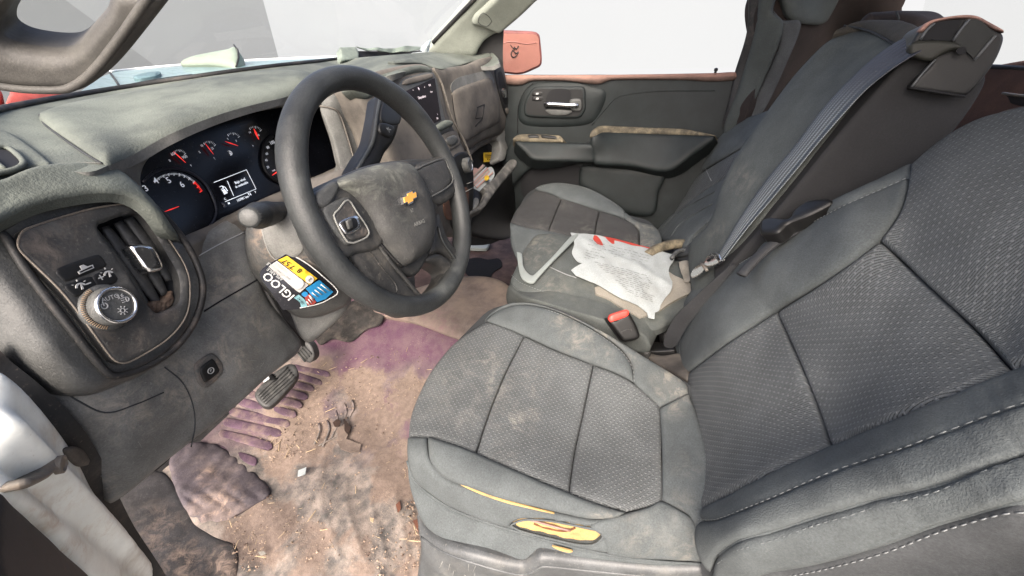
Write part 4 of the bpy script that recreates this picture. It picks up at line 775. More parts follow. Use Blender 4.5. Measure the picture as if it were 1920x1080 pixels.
# the wheel
sw_ = thing('steering_wheel', WC, 'worn black steering wheel with a gold bowtie emblem', 'steering wheel')
n = 96; P = []; rr = []
for i in range(n):
    t = 2*math.pi*i/n; R_ = .1775; P.append(WC+[0, 0, EYE]+R_*(math.cos(t)*wa+math.sin(t)*wb)); rr.append(.0172+.0012*math.exp(-((math.degrees(t)-40)/14)**2)+.0012*math.exp(-((math.degrees(t)-140)/14)**2))
V = []; Fc = []; m_ = 20
for i in range(n):
    c = np.array(P[i]); rad = (c-WC-[0, 0, EYE]); rad /= np.linalg.norm(rad)
    for j in range(m_): th = 2*math.pi*j/m_; V.append(c+rr[i]*(math.cos(th)*rad*.95+math.sin(th)*wn*1.08))
for i in range(n):
    for j in range(m_): q = (i+1) % n; Fc.append([i*m_+j, i*m_+(j+1) % m_, q*m_+(j+1) % m_, q*m_+j])
mesh('rim', V, Fc, m_wheel, sw_)
hub = panel('hub', [(590, 360), (608, 345), (650, 325), (690, 310), (740, 302), (800, 298), (840, 300), (856, 330), (856, 350), (838, 372), (815, 395), (818, 440), (800, 480), (770, 520), (720, 500), (690, 470), (650, 475), (612, 440), (600, 400)], wf(-.012), m_spoke, sw_, step=7, puff=.012, edge=12, skirt=.03)
# left spoke
panel('spoke', [(582, 372), (594, 352), (628, 338), (640, 345), (690, 400), (720, 440), (700, 470), (660, 480), (640, 490), (615, 478), (596, 440), (585, 410)], wf(-.004), m_spoke, sw_, step=6, puff=.012, edge=10, skirt=.035)
panel('spoke_top', [(590, 365), (604, 352), (624, 340), (634, 352), (620, 380), (606, 392), (592, 385)], wf(.006), m_bezel, sw_, step=5, puff=.006, edge=8)
panel('spoke', [(775, 312), (810, 298), (835, 285), (838, 305), (856, 325), (860, 345), (845, 370), (825, 385), (806, 380), (790, 345)], wf(-.004), m_spoke, sw_, step=6, puff=.012, edge=10, skirt=.03)
# lower spokes
panel('spoke', [(640, 470), (690, 455), (712, 470), (740, 510), (770, 545), (795, 562), (800, 580), (775, 592), (750, 585), (722, 562), (690, 545), (660, 505)], wf(-.012), m_spoke, sw_, step=6, puff=.014, edge=13, skirt=.03, dirt=[(700, 500, 30, .7), (670, 480, 20, .6)])
panel('spoke_pocket', [(655, 470), (690, 470), (715, 500), (742, 532), (744, 548), (728, 552), (700, 540), (672, 510)], wf(.0035), m_dirtyblack, sw_, step=5, puff=-.008, edge=8, skirt=.001, dirt=[(690, 500, 40, .7)])
line('spoke_edge', [(706, 455), (730, 490), (757, 520), (780, 548), (800, 566)], wf(.0), .0040, m_spoke, sw_)
panel('spoke', [(800, 440), (815, 400), (824, 420), (836, 450), (852, 470), (862, 478), (864, 500), (850, 505), (845, 490), (820, 475), (800, 478)], wf(-.010), m_spoke, sw_, step=5, puff=.012, edge=9, skirt=.03)
panel('spoke', [(800, 478), (818, 476), (840, 490), (852, 505), (850, 530), (838, 552), (820, 566), (800, 572), (790, 556), (812, 548), (828, 530), (832, 512), (815, 498), (790, 490)], wf(-.012), m_spoke, sw_, step=5, puff=.012, edge=9, skirt=.03, dirt=[(830, 540, 30, .5)])
line('spoke_edge', [(822, 425), (830, 452), (848, 478), (862, 500)], wf(.004), .0026, m_wheel, sw_)
panel('spoke_web', [(792, 560), (815, 553), (830, 534), (836, 512), (848, 512), (852, 535), (836, 560), (812, 574), (796, 574)], wf(-.008), m_spoke, sw_, step=5, puff=.008, edge=7, skirt=.02)
ab = panel('airbag_cover', [(622, 349), (634, 336), (665, 322), (700, 311), (735, 304), (762, 309), (776, 322), (790, 346), (803, 375), (810, 405), (811, 432), (806, 455), (798, 472), (780, 488), (760, 499), (752, 499), (738, 484), (718, 462), (702, 440), (690, 415), (672, 388), (650, 366), (632, 357)],
           wf(.002), m_pad, sw_, step=7, puff=.026, edge=34, skirt=.02, dirt=[(690, 325, 50, .9), (640, 345, 40, .9), (745, 312, 30, .8), (730, 420, 26, .35), (700, 400, 20, .3)])
line('cover_gap', [(624, 352), (650, 368), (672, 390), (690, 417), (702, 442), (720, 465), (740, 488), (754, 501)], wf(.004), .0022, m_seal, sw_)
panel('switch_frame', [(603, 395), (612, 384), (645, 370), (654, 374), (668, 395), (684, 420), (694, 436), (690, 442), (662, 456), (648, 460), (636, 448), (618, 425)], wf(.008), m_bezel, sw_, step=5, puff=.004, edge=5)
sp = panel('switch_plate', [(626, 404), (632, 396), (650, 376), (662, 390), (680, 420), (690, 438), (664, 450), (656, 450), (640, 432)], wf(.013), m_dirtyblack, sw_, step=5, puff=.002, edge=4, dirt=[(650, 395, 20, .7), (680, 435, 18, .7)])
line('plate_rim', [(626, 404), (634, 394), (652, 375), (668, 396), (692, 438), (662, 456), (652, 454), (638, 432)], wf(.0145), .0013, m_markdim, sp, closed=True)
panel('toggle_ring', [(636, 420), (642, 412), (664, 404), (672, 408), (676, 424), (670, 432), (654, 440), (646, 438)], wf(.016), m_chrome, sp, step=4, puff=.002, edge=3); panel('toggle', [(640, 421), (645, 415), (662, 408), (668, 411), (671, 423), (666, 429), (654, 435), (648, 433)], wf(.0185), m_black, sp, step=4, puff=.002, edge=4)
box('toggle_button', wf(.023).P0([(655, 420)])[0], (.009, .004, .012), m_bezel, sp, bevel=.0015)
rp = panel('blank_plate', [(778, 322), (815, 304), (833, 300), (838, 312), (846, 335), (842, 345), (828, 358), (806, 368), (798, 352), (786, 332)], wf(.010), m_dirtyblack, sw_, step=5, puff=.002, edge=4)
line('plate_rim', [(776, 320), (800, 308), (832, 298), (840, 312), (850, 336), (838, 352), (806, 370)], wf(.011), .0018, m_bezel, rp)
text('plate_mark', 'L', wf(.0125), (810, 358), (822, 350), .006, m_markdim, rp)
# emblem and lettering on the cover
dp = [(x, y) for x, y in ((742, 376), (757, 369), (760, 358), (773, 354), (774, 361), (790, 354), (792, 371), (776, 378), (773, 386), (757, 388), (758, 382), (743, 391))]
def bow(k, l, m, par, nm):
    F = wf(.0285+l); c = np.array([765.5, 371.5]); pts = [tuple(c+(np.array(q)-c)*k)+(1,) for q in dp]
    return panel(nm, pts, F, m, par, step=4, skirt=.0025)
# bowtie built square in the plane of the cover
p, fr = frame(wf(.0295), (766, 371), (796, 357)); bt_ = [(-1, -.28), (-.38, -.28), (-.44, -.52), (.30, -.52), (.38, -.28), (1, -.28), (1, .28), (.38, .28), (.44, .52), (-.30, .52), (-.38, .28), (-1, .28)]
bt_ = [(x+y*.35, y) for x, y in bt_]; s_ = .0185
e1 = flat('emblem', [(x*s_, y*s_*.95) for x, y in bt_], p, fr, m_chrome, ab, .003, .006)
flat('emblem_enamel', [(x*s_*(1-.13/abs(x) if abs(x) > .9 else .9), y*s_*.95*.72) for x, y in bt_], p, fr, m_gold, e1, .0042, .0015)
text('emboss_mark', 'k7', wf(.0288), (772, 395), (786, 388), .0075, m_markdim, ab); text('emboss_mark', 'AIRBAG', wf(.0285), (786, 418), (800, 412), .0085, m_markdim, ab)
# cardboard label under the column
LF = Field([(490, 520, 'y', .51), (540, 478, 'y', .495), (632, 545, 'y', .455), (545, 578, 'y', .485), (570, 530, 'y', .47)])
lb = thing('product_label', LF.P0([(560, 530)])[0], 'black cooler box label with yellow, grey and blue blocks, wedged upside down under the column', 'label')
panel('card', [(488, 510), (535, 477, 1), (548, 478), (600, 515), (634, 545, 1), (620, 562), (590, 574), (556, 580), (530, 581, 1), (510, 550)], LF, m_labblk, lb, step=5, skirt=.003)
line('card_edge', [(546, 477), (575, 494), (604, 517), (633, 546), (618, 560), (596, 570), (562, 577)], LF.up(.0006), .0009, m_labwht, lb)
panel('yellow_block', [(521, 488, 1), (538, 480, 1), (594, 522, 1), (580, 534, 1)], LF.up(.0012), m_yellow, lb, step=6, skirt=.0008)
panel('grey_block', [(504, 500, 1), (519, 489, 1), (578, 534, 1), (562, 548, 1), (556, 545, 1)], LF.up(.0012), m_labgrey, lb, step=6, skirt=.0008)
panel('blue_block', [(573, 541, 1), (598, 525, 1), (624, 547, 1), (610, 560, 1), (594, 566, 1)], LF.up(.0012), m_blue, lb, step=6, skirt=.0008)
panel('teal_block', [(551, 558, 1), (560, 552, 1), (572, 563), (576, 574, 1), (564, 576, 1), (562, 566)], LF.up(.0012), m_teal, lb, step=4, skirt=.0008)
panel('red_block', [(571, 557, 1), (580, 550, 1), (592, 566), (588, 570, 1), (576, 572, 1)], LF.up(.0014), m_labred, lb, step=4, skirt=.0008)
panel('blue_spot', [(565, 551), (572, 546), (577, 551), (571, 556)], LF.up(.0016), m_blue, lb, step=3, skirt=.0008)
tg = LF.up(.002)
text('lettering', 'IGLOO', tg, (523, 536), (500, 516), .0165, m_labwht, lb, sq=1.0); text('lettering', '7.57', tg, (541, 496), (518, 479), .0105, m_labblk, lb); text('lettering', '8', tg, (561, 508), (538, 491), .011, m_labblk, lb)
for i, s_ in enumerate(('LAVABLE', 'IMPERMEABLE', 'APILABLE')): text('lettering', s_, tg, (529-i*6.5, 504+i*5.2), (506-i*6.5, 487+i*5.2), .0062, m_labdot, lb)
ringmark((579, 524), .0062, .0062, tg, lb, m=m_labwht, tw=(560, 509)); text('lettering', '2', tg.up(.0015), (579, 524), (560, 509), .008, m_labblk, lb)
ringmark((557, 531), .0088, .0088, tg, lb, m=m_labdot, tw=(540, 518))
for k in (-1, 0, 1): q = np.array([557-k*3.6, 531+k*2.6]); tube('lettering', tg.P(np.array([q-[5, 4], q+[5, 4]]), .0006), .0006, m_labgrey, lb, n=4)
for i in range(5): q = np.array([600-i*5.5, 533+i*5]); tube('lettering', tg.P(np.array([q, q+[17-2*i, 12-1.5*i]]), .0002), .0009, m_labwht, lb, n=4)
for i in range(3): q = np.array([580-i*3, 556+i*4]); tube('lettering', tg.P(np.array([q, q+[6, 7]]), .0004), .0009, m_labwht, lb, n=4)
text('lettering', '24 HRS', tg, (563, 563), (572, 574), .0055, m_labblk, lb, sq=.8)
# ---------------------------------------------------------------- seats
def plane_anchor(pts, p0, n, off=0.0):
    """anchors on a leaning plane, pushed off it by a distance"""
    p0, n = np.array(p0, float), np.array(n, float); n /= np.linalg.norm(n); p0 = p0+n*off; out = []
    for (u, v) in pts:
        d = D((u, v))[0]; t = (p0@n)/(d@n); out.append((u, v, 'z', t*d[2]))
    return out
# driver cushion
DC = Field([(930, 580, 'z', -.572), (990, 575, 'z', -.565), (860, 690, 'z', -.592), (780, 800, 'z', -.604), (765, 850, 'z', -.607), (1000, 690, 'z', -.606), (1150, 800, 'z', -.613), (1237, 765, 'z', -.604), (1290, 740, 'z', -.585), (1100, 640, 'z', -.567), (1040, 600, 'z', -.562),
            (1185, 700, 'z', -.574), (900, 855, 'z', -.600), (860, 880, 'z', -.594), (1050, 950, 'z', -.600), (1175, 962, 'z', -.604), (1241, 930, 'z', -.604), (1310, 980, 'z', -.585), (950, 770, 'z', -.604), (1080, 860, 'z', -.612),
            (780, 900, 'z', -.655), (850, 950, 'z', -.665), (965, 990, 'z', -.665), (1100, 1025, 'z', -.665), (1290, 1045, 'z', -.655), (800, 860, 'z', -.60), (930, 920, 'z', -.600), (1120, 985, 'z', -.612)])
ds = thing('bucket_seat', (.55, .05, -.75), 'large grey cloth driver seat with woven inserts and torn side bolster', 'car seat')
sd1 = [(870, 720, 90, .2), (915, 690, 40, .5), (935, 725, 40, .5), (1000, 720, 40, .3), (965, 790, 40, .42), (1000, 780, 14, .8), (965, 792, 12, .7), (900, 760, 50, .25), (950, 850, 30, .35)]
seamA = [(982, 630), (945, 705), (915, 780), (892, 851)]; seamB = [(1112, 683), (1095, 770), (1078, 850), (1067, 925)]
far = [(912, 602), (980, 628), (1040, 656), (1112, 683), (1186, 717), (1237, 764)]
panel('cushion_base', [(765, 825), (785, 745), (830, 665), (890, 600), (925, 572), (990, 562), (1060, 580), (1150, 630), (1230, 680), (1290, 715), (1330, 760), (1345, 900), (1345, 1045), (1200, 1048), (1000, 1015), (850, 958), (780, 905)], DC.up(-.012), m_seam, ds, step=12, skirt=.02)
kw = dict(step=7, puff=.0075, edge=9, uv='xy', skirt=.012, lift=-.004)
panel('woven_insert', [(765, 820, 1), (770, 780), (787, 735), (812, 690), (855, 640), (912, 602, 1), (950, 614), (982, 630, 1), (945, 705), (915, 780), (892, 851, 1), (845, 832), (800, 820)], DC, m_weave, ds, dirt=sd1, **kw)
panel('woven_insert', [(983, 630, 1), (1040, 656), (1111, 683, 1), (1094, 770), (1077, 850), (1066, 925, 1), (990, 893), (893, 852, 1), (916, 780), (946, 705)], DC, m_weave, ds, dirt=sd1, **kw)
panel('woven_insert', [(1112, 684, 1), (1150, 698), (1186, 717), (1220, 745), (1237, 764), (1240, 850), (1241, 940), (1215, 950), (1175, 960, 1), (1120, 945), (1067, 925, 1), (1078, 850), (1095, 770)], DC, m_weave, ds, **kw)
pip = [(912, 600), (935, 583), (975, 573), (1020, 578), (1060, 592), (1120, 624), (1165, 658), (1184, 688), (1187, 716)]
panel('bolster', [(912, 601, 1)]+pip[1:-1]+[(1187, 716, 1), (1150, 697), (1112, 683), (1040, 655), (980, 627)], DC, m_fab, ds, step=7, puff=.010, edge=14, dirt=[(1090, 640, 36, .55), (1060, 606, 26, .6), (1130, 665, 24, .4)])
panel('bolster_side', [(909, 600, 1), (925, 583), (955, 570), (990, 568), (1040, 580), (1110, 612), (1165, 643), (1215, 674), (1262, 702), (1287, 722), (1290, 738, 1), (1262, 752), (1237, 763, 1), (1210, 738), (1188, 716), (1186, 688), (1166, 656), (1120, 622), (1060, 590), (1020, 576), (975, 571), (935, 582)], DC, m_fab, ds, step=6, puff=.008, edge=12, skirt=.06, dirt=[(1150, 640, 60, .6), (1260, 720, 40, .8), (1060, 590, 40, .5)])
stitches('stitching', [(p[0]+1, p[1]+5) for p in pip[1:]], DC.up(.0055), m_thread, ds, L=.005, gap=.003, r=.0007)
panel('rear_band', [(1237, 766, 1), (1262, 753), (1291, 739, 1), (1310, 790), (1335, 880), (1345, 985), (1310, 990), (1290, 965), (1241, 939, 1), (1241, 850)], DC, m_fab, ds, step=7, puff=.007, edge=9, dirt=[(1270, 760, 30, .7), (1290, 880, 30, .35), (1280, 950, 30, .4)])
panel('rear_corner', [(1176, 962, 1), (1215, 951), (1241, 941), (1290, 966), (1315, 992), (1340, 1000), (1340, 1048), (1300, 1050), (1220, 1046), (1140, 1036), (1130, 1006), (1105, 985), (1125, 975)], DC, m_fab, ds, step=7, puff=.006, edge=9, skirt=.02, dirt=[(1200, 1000, 50, .3), (1290, 1030, 40, .5)])
nb = [(802, 820, 1), (845, 833), (892, 852), (990, 894), (1066, 926), (1120, 946), (1174, 961, 1), (1150, 970), (1110, 972), (1060, 962), (1000, 948), (930, 930), (880, 912), (835, 893), (808, 862)]
panel('bolster', nb, DC, m_fab, ds, step=6, puff=.010, edge=12, dirt=[(1130, 960, 30, .5)])
hole = [(958, 981, 1), (972, 974), (992, 971), (1030, 973), (1085, 983), (1122, 991), (1130, 1003), (1112, 1017), (1080, 1016), (1020, 1003), (975, 991)]
panel('bolster_side', [(765, 821, 1), (801, 821, 1), (806, 862), (833, 895), (878, 914), (928, 932), (998, 950), (1060, 965), (1110, 974), (1126, 976), (1108, 986), (1132, 1007), (1142, 1034), (1040, 1012), (965, 991), (915, 976), (855, 953), (812, 928), (778, 898), (766, 860)], DC, m_fab, ds, step=6, puff=.006, edge=9, holes=[hole])
panel('torn_foam', [(945, 975), (990, 962), (1060, 966), (1130, 980), (1142, 1008), (1110, 1027), (1040, 1015), (965, 996)], DC.up(-.0035), m_foam, ds, step=5, disp=lambda v: .0015*np.sin(v[:, 0]*.15)*np.sin(v[:, 1]*.3))
line('tear_rod', [(990, 975), (1020, 983), (1048, 991), (1070, 996)], DC.up(-.001), .0020, pm('brown_wire', (.22, .12, .10), .4, None), ds)
line('tear_line', [(1000, 985), (1030, 995), (1060, 999), (1078, 993)], DC.up(-.0028), .0016, pm('foam_line_brown', (.12, .05, .02), .9, None), ds)  # dark brown line set into the torn foam
line('tear_edge', [(1000, 972), (1040, 974), (1085, 985), (1118, 992)], DC.up(.002), .0016, m_seam, ds)
line('tear_edge', hole[::-1], DC.up(.0035), .0018, m_fab, ds, closed=True)
line('split_seam_foam', [(866, 906), (880, 913), (905, 924), (940, 936), (985, 949), (1040, 963)], DC.up(.001), .0028, m_foam, ds)
panel('foam_edge', [(1036, 1016), (1050, 1019), (1074, 1025), (1068, 1028), (1050, 1024)], DC.up(.007), m_foam, ds, step=4, skirt=.002)
UB = Field([(768, 875, 'z', -.64), (780, 905, 'z', -.66), (860, 956, 'z', -.668), (965, 994, 'z', -.668), (1142, 1037, 'z', -.668), (1320, 1053, 'z', -.655), (785, 960, 'z', -.70), (860, 1025, 'z', -.715), (985, 1054, 'z', -.71), (1090, 1050, 'z', -.69), (1300, 1068, 'z', -.675)])
panel('under_bolster', [(764, 855), (778, 900), (812, 930), (855, 955), (915, 978), (965, 993), (1040, 1014), (1142, 1037), (1220, 1048), (1320, 1052), (1330, 1066), (1240, 1062), (1090, 1048), (1020, 1042), (985, 1054), (915, 1040), (840, 1016), (795, 985), (772, 930), (764, 890)], UB, m_fab, ds, step=6, puff=.008, edge=10, skirt=.03, lift=-.004)
line('edge_piping', [(766, 862), (780, 899), (813, 929), (855, 954), (915, 977), (965, 992), (1040, 1013), (1142, 1036), (1230, 1048), (1320, 1053)], UB, .0022, m_fab, ds, lift=.004)
SB = Field([(780, 930, 'z', -.69), (845, 1013, 'z', -.705), (985, 1050, 'z', -.70), (1300, 1062, 'z', -.67), (830, 1080, 'z', -.80), (1000, 1085, 'z', -.76), (1300, 1090, 'z', -.71), (790, 1020, 'z', -.76)])
sh = panel('side_shield', [(775, 918), (782, 955), (800, 985), (838, 1011), (915, 1036), (978, 1051), (996, 1044), (1012, 1036), (1040, 1036), (1092, 1042), (1240, 1056), (1345, 1060), (1360, 1120), (805, 1120), (792, 1010)], SB, m_shield, ds, step=7, puff=.012, edge=12, skirt=.05, dirt=[(850, 1070, 40, .4), (950, 1070, 40, .3)])
line('shield_ridge', [(800, 1000), (838, 1024), (915, 1049), (978, 1063), (1000, 1056), (1018, 1047), (1092, 1054), (1240, 1068), (1340, 1073)], SB, .0032, m_shield, sh, lift=.011)
for i in range(9):
    a = np.array([835+i*8+rng.rand()*50, 1035+rng.rand()*35]); tube('scratch', SB.P(np.array([a, a+[rng.rand()*14-7, 10+rng.rand()*5]]), .0118), .0005, m_markdim, sh, n=4)
ft = thing('seat_track', SB.P0([(830, 1070)])[0], 'black seat rail end beside the front foot of the driver seat', 'seat rail')
panel('rail', [(790, 1072), (806, 1066), (832, 1076), (834, 1110), (780, 1110)], Field([(800, 1075, 'z', -.93), (830, 1080, 'z', -.93), (810, 1100, 'z', -.94)]), m_steel, ft, step=5, puff=.004, edge=5, skirt=.03)
panel('bracket', [(806, 1050), (818, 1046), (830, 1058), (828, 1076), (808, 1070)], Field([(806, 1050, 'z', -.90), (830, 1060, 'z', -.90), (815, 1075, 'z', -.92)]), m_rust, ft, step=4, puff=.003, edge=4, skirt=.03)
# driver backrest
bp0, bn_ = (0, -.135, -.6), (0, math.cos(math.radians(24)), math.sin(math.radians(24)))
PA = lambda pts, off=0: plane_anchor(pts, bp0, bn_, off)
DB = Field(PA([(1300, 700), (1320, 940), (1400, 800), (1500, 700), (1560, 840), (1650, 600), (1456, 590)], -.004)+PA([(1903, 690), (1700, 460), (1850, 500), (1920, 350), (1750, 330)], .0)+
           PA([(1450, 520), (1350, 590), (1600, 420)], .030)+PA([(1300, 570), (1340, 515), (1500, 415), (1620, 360)], .012)+PA([(1268, 640), (1712, 308), (1850, 222), (1920, 210)], -.02)+
           PA([(1440, 940), (1566, 893), (1714, 843), (1919, 769)], .038)+PA([(1340, 985), (1380, 940)], .020)+PA([(1394, 1020), (1619, 950), (1919, 866)], .034)+
           [(1460, 1065, 'x', .285), (1655, 1015, 'x', .262), (1919, 937, 'x', .235), (1700, 1080, 'x', .262), (1919, 1060, 'x', .245), (1310, 1020, 'x', .33), (1345, 1075, 'x', .31)])
panel('backrest_base', [(1262, 640), (1285, 560), (1335, 500), (1430, 438), (1560, 372), (1710, 305), (1810, 235), (1860, 215), (1980, 195), (1980, 1120), (1330, 1120), (1300, 1020), (1310, 950), (1280, 720)], DB.up(-.014), m_seam, ds, step=14, skirt=.10)
def UVB(P3, uv2):
    c_, s_ = math.cos(math.radians(24)), math.sin(math.radians(24)); h = (P3[:, 1]+.135)*c_+(P3[:, 2]-.4)*s_
    return np.c_[(P3[:, 2]-.4)*c_-(P3[:, 1]+.135)*s_, P3[:, 0]-.75*h]
kb_ = dict(step=8, puff=.0085, edge=10, uv=UVB, skirt=.012, lift=-.004)
panel('backrest_insert', [(1287, 702, 1), (1370, 640), (1455, 586, 1), (1498, 680), (1535, 770), (1559, 839, 1), (1420, 903), (1314, 955, 1), (1300, 860), (1290, 770)], DB, m_weave, ds, **kb_)
panel('backrest_insert', [(1457, 585, 1), (1560, 520), (1651, 453, 1), (1740, 535), (1830, 620), (1902, 700, 1), (1700, 781), (1561, 839, 1), (1537, 770), (1500, 680)], DB, m_weave, ds, **kb_)
panel('backrest_insert', [(1652, 452, 1), (1690, 405), (1705, 365), (1713, 312, 1), (1760, 272), (1810, 240), (1860, 220), (1980, 195, 1), (1980, 680, 1), (1904, 699, 1), (1830, 618), (1740, 533)], DB.up(.004), m_weave, ds, **kb_)
opip = [(1273, 672), (1278, 620), (1303, 566), (1356, 513), (1445, 460), (1560, 398), (1640, 362), (1708, 334)]
panel('backrest_bolster', [(1274, 690, 1)]+[(p[0]+1, p[1]+2) for p in opip[1:-1]]+[(1709, 336, 1), (1704, 368), (1688, 404), (1650, 451), (1559, 519), (1455, 584), (1369, 639), (1287, 701, 1)], DB, m_fab, ds, step=8, puff=.008, edge=12)
panel('backrest_edge', [(1266, 650), (1270, 600), (1288, 560), (1333, 503), (1430, 442), (1520, 397), (1620, 350), (1714, 306, 1), (1709, 333, 1), (1640, 360), (1560, 396), (1445, 458), (1355, 511), (1302, 564), (1276, 620), (1273, 690, 1), (1268, 680)], DB, m_fab, ds, step=7, puff=.006, edge=9, skirt=.10)
stitches('stitching', [(p[0]+6, p[1]+5) for p in opip[:-1]]+[(1706, 341)], DB.up(.006), m_thread, ds, L=.004, gap=.003, r=.0006)
s1 = [(1318, 976), (1358, 975), (1447, 941), (1566, 894), (1714, 844), (1919, 770), (1985, 746)]
s2 = [(1334, 1075), (1350, 1040), (1394, 1013), (1477, 986), (1619, 944), (1773, 909), (1919, 864), (1985, 843)]
s3 = [(1400, 1085), (1450, 1066), (1536, 1050), (1655, 1015), (1773, 974), (1919, 938), (1985, 920)]
panel('backrest_strip', [(1314, 957, 1), (1420, 905), (1560, 841), (1700, 783), (1903, 702), (1985, 676, 1), (1985, 744, 1)]+[p for p in s1[::-1][1:]], DB, m_fab, ds, step=8, puff=.006, edge=10)
panel('backrest_bolster', [(1312, 980, 1)]+s1[1:-1]+[(1985, 748, 1), (1985, 840, 1)]+s2[::-1][1:-1]+[(1332, 1072, 1), (1312, 1040), (1305, 1005)], DB, m_fab, ds, step=8, puff=.008, edge=16, skirt=.04)
panel('back_side', [(1337, 1076, 1)]+s2[1:-1]+[(1985, 846, 1), (1985, 917, 1)]+s3[::-1][1:]+[(1370, 1110, 1), (1340, 1110)], DB, m_fab, ds, step=8, puff=.008, edge=14, skirt=.04)
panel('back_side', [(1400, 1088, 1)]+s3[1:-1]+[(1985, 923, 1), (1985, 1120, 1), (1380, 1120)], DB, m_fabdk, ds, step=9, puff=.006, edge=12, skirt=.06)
line('edge_piping', s2[1:], DB.up(.001), .0030, m_fab, ds, lift=.0); line('edge_piping', s3[1:], DB.up(.001), .0028, m_fab, ds)
m_thr2 = pm('pale_thread', (.13, .14, .14), .8, None, var=.1)
stitches('stitching', [(p[0], p[1]+5) for p in s1], DB.up(.0062), m_thr2, ds, L=.0055, gap=.003, r=.0006); stitches('stitching', [(p[0]+2, p[1]+9) for p in s2[1:]], DB.up(.0062), m_thr2, ds, L=.0055, gap=.003, r=.0006); stitches('stitching', [(p[0]+2, p[1]+8) for p in s3[1:]], DB.up(.0052), m_thread, ds, L=.0055, gap=.003, r=.0006)
# gap between the seats: buckle, bracket, track cover
GP = Field([(1150, 610, 'z', -.66), (1270, 640, 'z', -.64), (1250, 700, 'z', -.62), (1200, 660, 'z', -.66), (1290, 560, 'z', -.60), (1290, 700, 'z', -.60)])
gc = thing('seat_bracket', GP.P0([(1220, 650)])[0], 'dusty black seat hinge bracket in the gap behind the red buckle', 'bracket')
panel('cover', [(1150, 600), (1200, 590), (1260, 560), (1300, 540), (1310, 620), (1295, 705), (1270, 700), (1220, 672), (1180, 640)], GP.up(-.05), m_black, gc, step=7)
panel('dusty_lip', [(1205, 660), (1240, 668), (1275, 664), (1290, 676), (1292, 712), (1262, 700), (1232, 684)], GP, m_dash_tan, gc, step=5, puff=.006, edge=7, skirt=.02)
panel('hinge_plate', [(1204, 646), (1262, 648), (1266, 660), (1212, 662)], GP.up(.004), m_black, gc, step=4, puff=.004, edge=4)
panel('hinge_side', [(1198, 632), (1206, 640), (1214, 662), (1208, 668), (1196, 650)], GP.up(.01), m_dirtyblack, gc, step=4, puff=.004, edge=4)
panel('side_tube', [(1236, 605), (1262, 575), (1292, 552), (1300, 570), (1275, 610), (1264, 640), (1240, 642)], GP.up(.01), m_black, gc, step=5, puff=.02, edge=16, skirt=.02)
BK = Field([(1140, 590, 'z', -.545), (1180, 590, 'z', -.545), (1165, 630, 'z', -.585), (1195, 630, 'z', -.585), (1150, 610, 'z', -.565)])
bk = thing('belt_buckle', BK.P0([(1168, 610)])[0], 'black seat belt buckle with red release button standing between the seats', 'belt buckle')
panel('housing', [(1139, 600), (1150, 598), (1172, 585), (1178, 584), (1190, 604), (1199, 628), (1194, 636), (1176, 641), (1167, 640), (1150, 618)], BK, m_black, bk, step=4, puff=.010, edge=7, skirt=.03)
panel('release_button', [(1139, 598, 1), (1142, 590), (1172, 580), (1177, 584), (1173, 592), (1142, 603)], BK.up(.012), m_red, bk, step=4, puff=.003, edge=3, skirt=.012)
for a, b in (((1163, 620), (1180, 615)), ((1163, 620), (1164, 624)), ((1180, 615), (1182, 620))): tube('moulding', BK.P(np.array([a, b], float), .011), .0009, m_bezel, bk, n=5)
panel('stalk', [(1174, 640), (1194, 634), (1212, 650), (1222, 668), (1210, 672), (1196, 664)], GP.up(.012), m_dirtyblack, bk, step=4, puff=.006, edge=6, skirt=.02)
# centre seat
CC = Field([(1001, 445, 'z', -.585), (1057, 445, 'z', -.58), (957, 535, 'z', -.60), (1029, 564, 'z', -.60), (1141, 597, 'z', -.60), (1113, 454, 'z', -.585), (1197, 473, 'z', -.585), (1260, 490, 'z', -.585), (1060, 500, 'z', -.575), (1150, 540, 'z', -.58), (1250, 560, 'z', -.59), (1290, 540, 'z', -.59), (981, 480, 'z', -.583)])
cseat = thing('jump_seat', (.95, .1, -.7), 'narrow middle jump seat with tall folded-up backrest and papers on its cushion', 'car seat')
panel('cushion_top', [(957, 533), (968, 502), (981, 474), (1001, 446), (1020, 440), (1057, 442), (1113, 454), (1197, 473), (1262, 490), (1300, 500), (1310, 560), (1270, 600), (1200, 625), (1141, 599), (1085, 583), (1029, 566), (978, 550)], CC, m_fabct, cseat, step=7, puff=.012, edge=14, skirt=.02, dirt=[(1010, 470, 40, .35), (1040, 545, 30, .3), (1230, 480, 40, .6)])
CF = Field([(954, 545, 'y', .31), (954, 566, 'y', .31), (978, 552, 'x', .84), (1029, 570, 'x', .80), (1085, 590, 'x', .79), (1141, 605, 'x', .785), (1150, 640, 'x', .785), (1000, 590, 'x', .81), (1200, 630, 'x', .78)])
panel('cushion_side', [(955, 535), (978, 552), (1029, 568), (1085, 585), (1141, 601), (1210, 628), (1215, 660), (1150, 650), (1060, 610), (1000, 590), (954, 572)], CF, m_fabct, cseat, step=6, puff=.006, edge=8, skirt=.06)
line('edge_piping', [(957, 534), (978, 551), (1029, 567), (1085, 584), (1141, 600)], CC, .0025, m_fabct, cseat, lift=.004)
stitches('stitching', [(960, 522), (980, 538), (1030, 556), (1085, 573), (1139, 589)], CC.up(.011), m_thread, cseat, L=.005, gap=.003, r=.0006)
line('cushion_crease', [(1030, 507), (1060, 521), (1080, 528)], CC, .0014, m_thread, cseat, lift=.013)
panel('hinge_cover', [(1240, 470), (1262, 455), (1290, 452), (1300, 500), (1300, 560), (1270, 545), (1262, 510)], CC.up(-.02), m_black, cseat, step=5, puff=.01, edge=8)
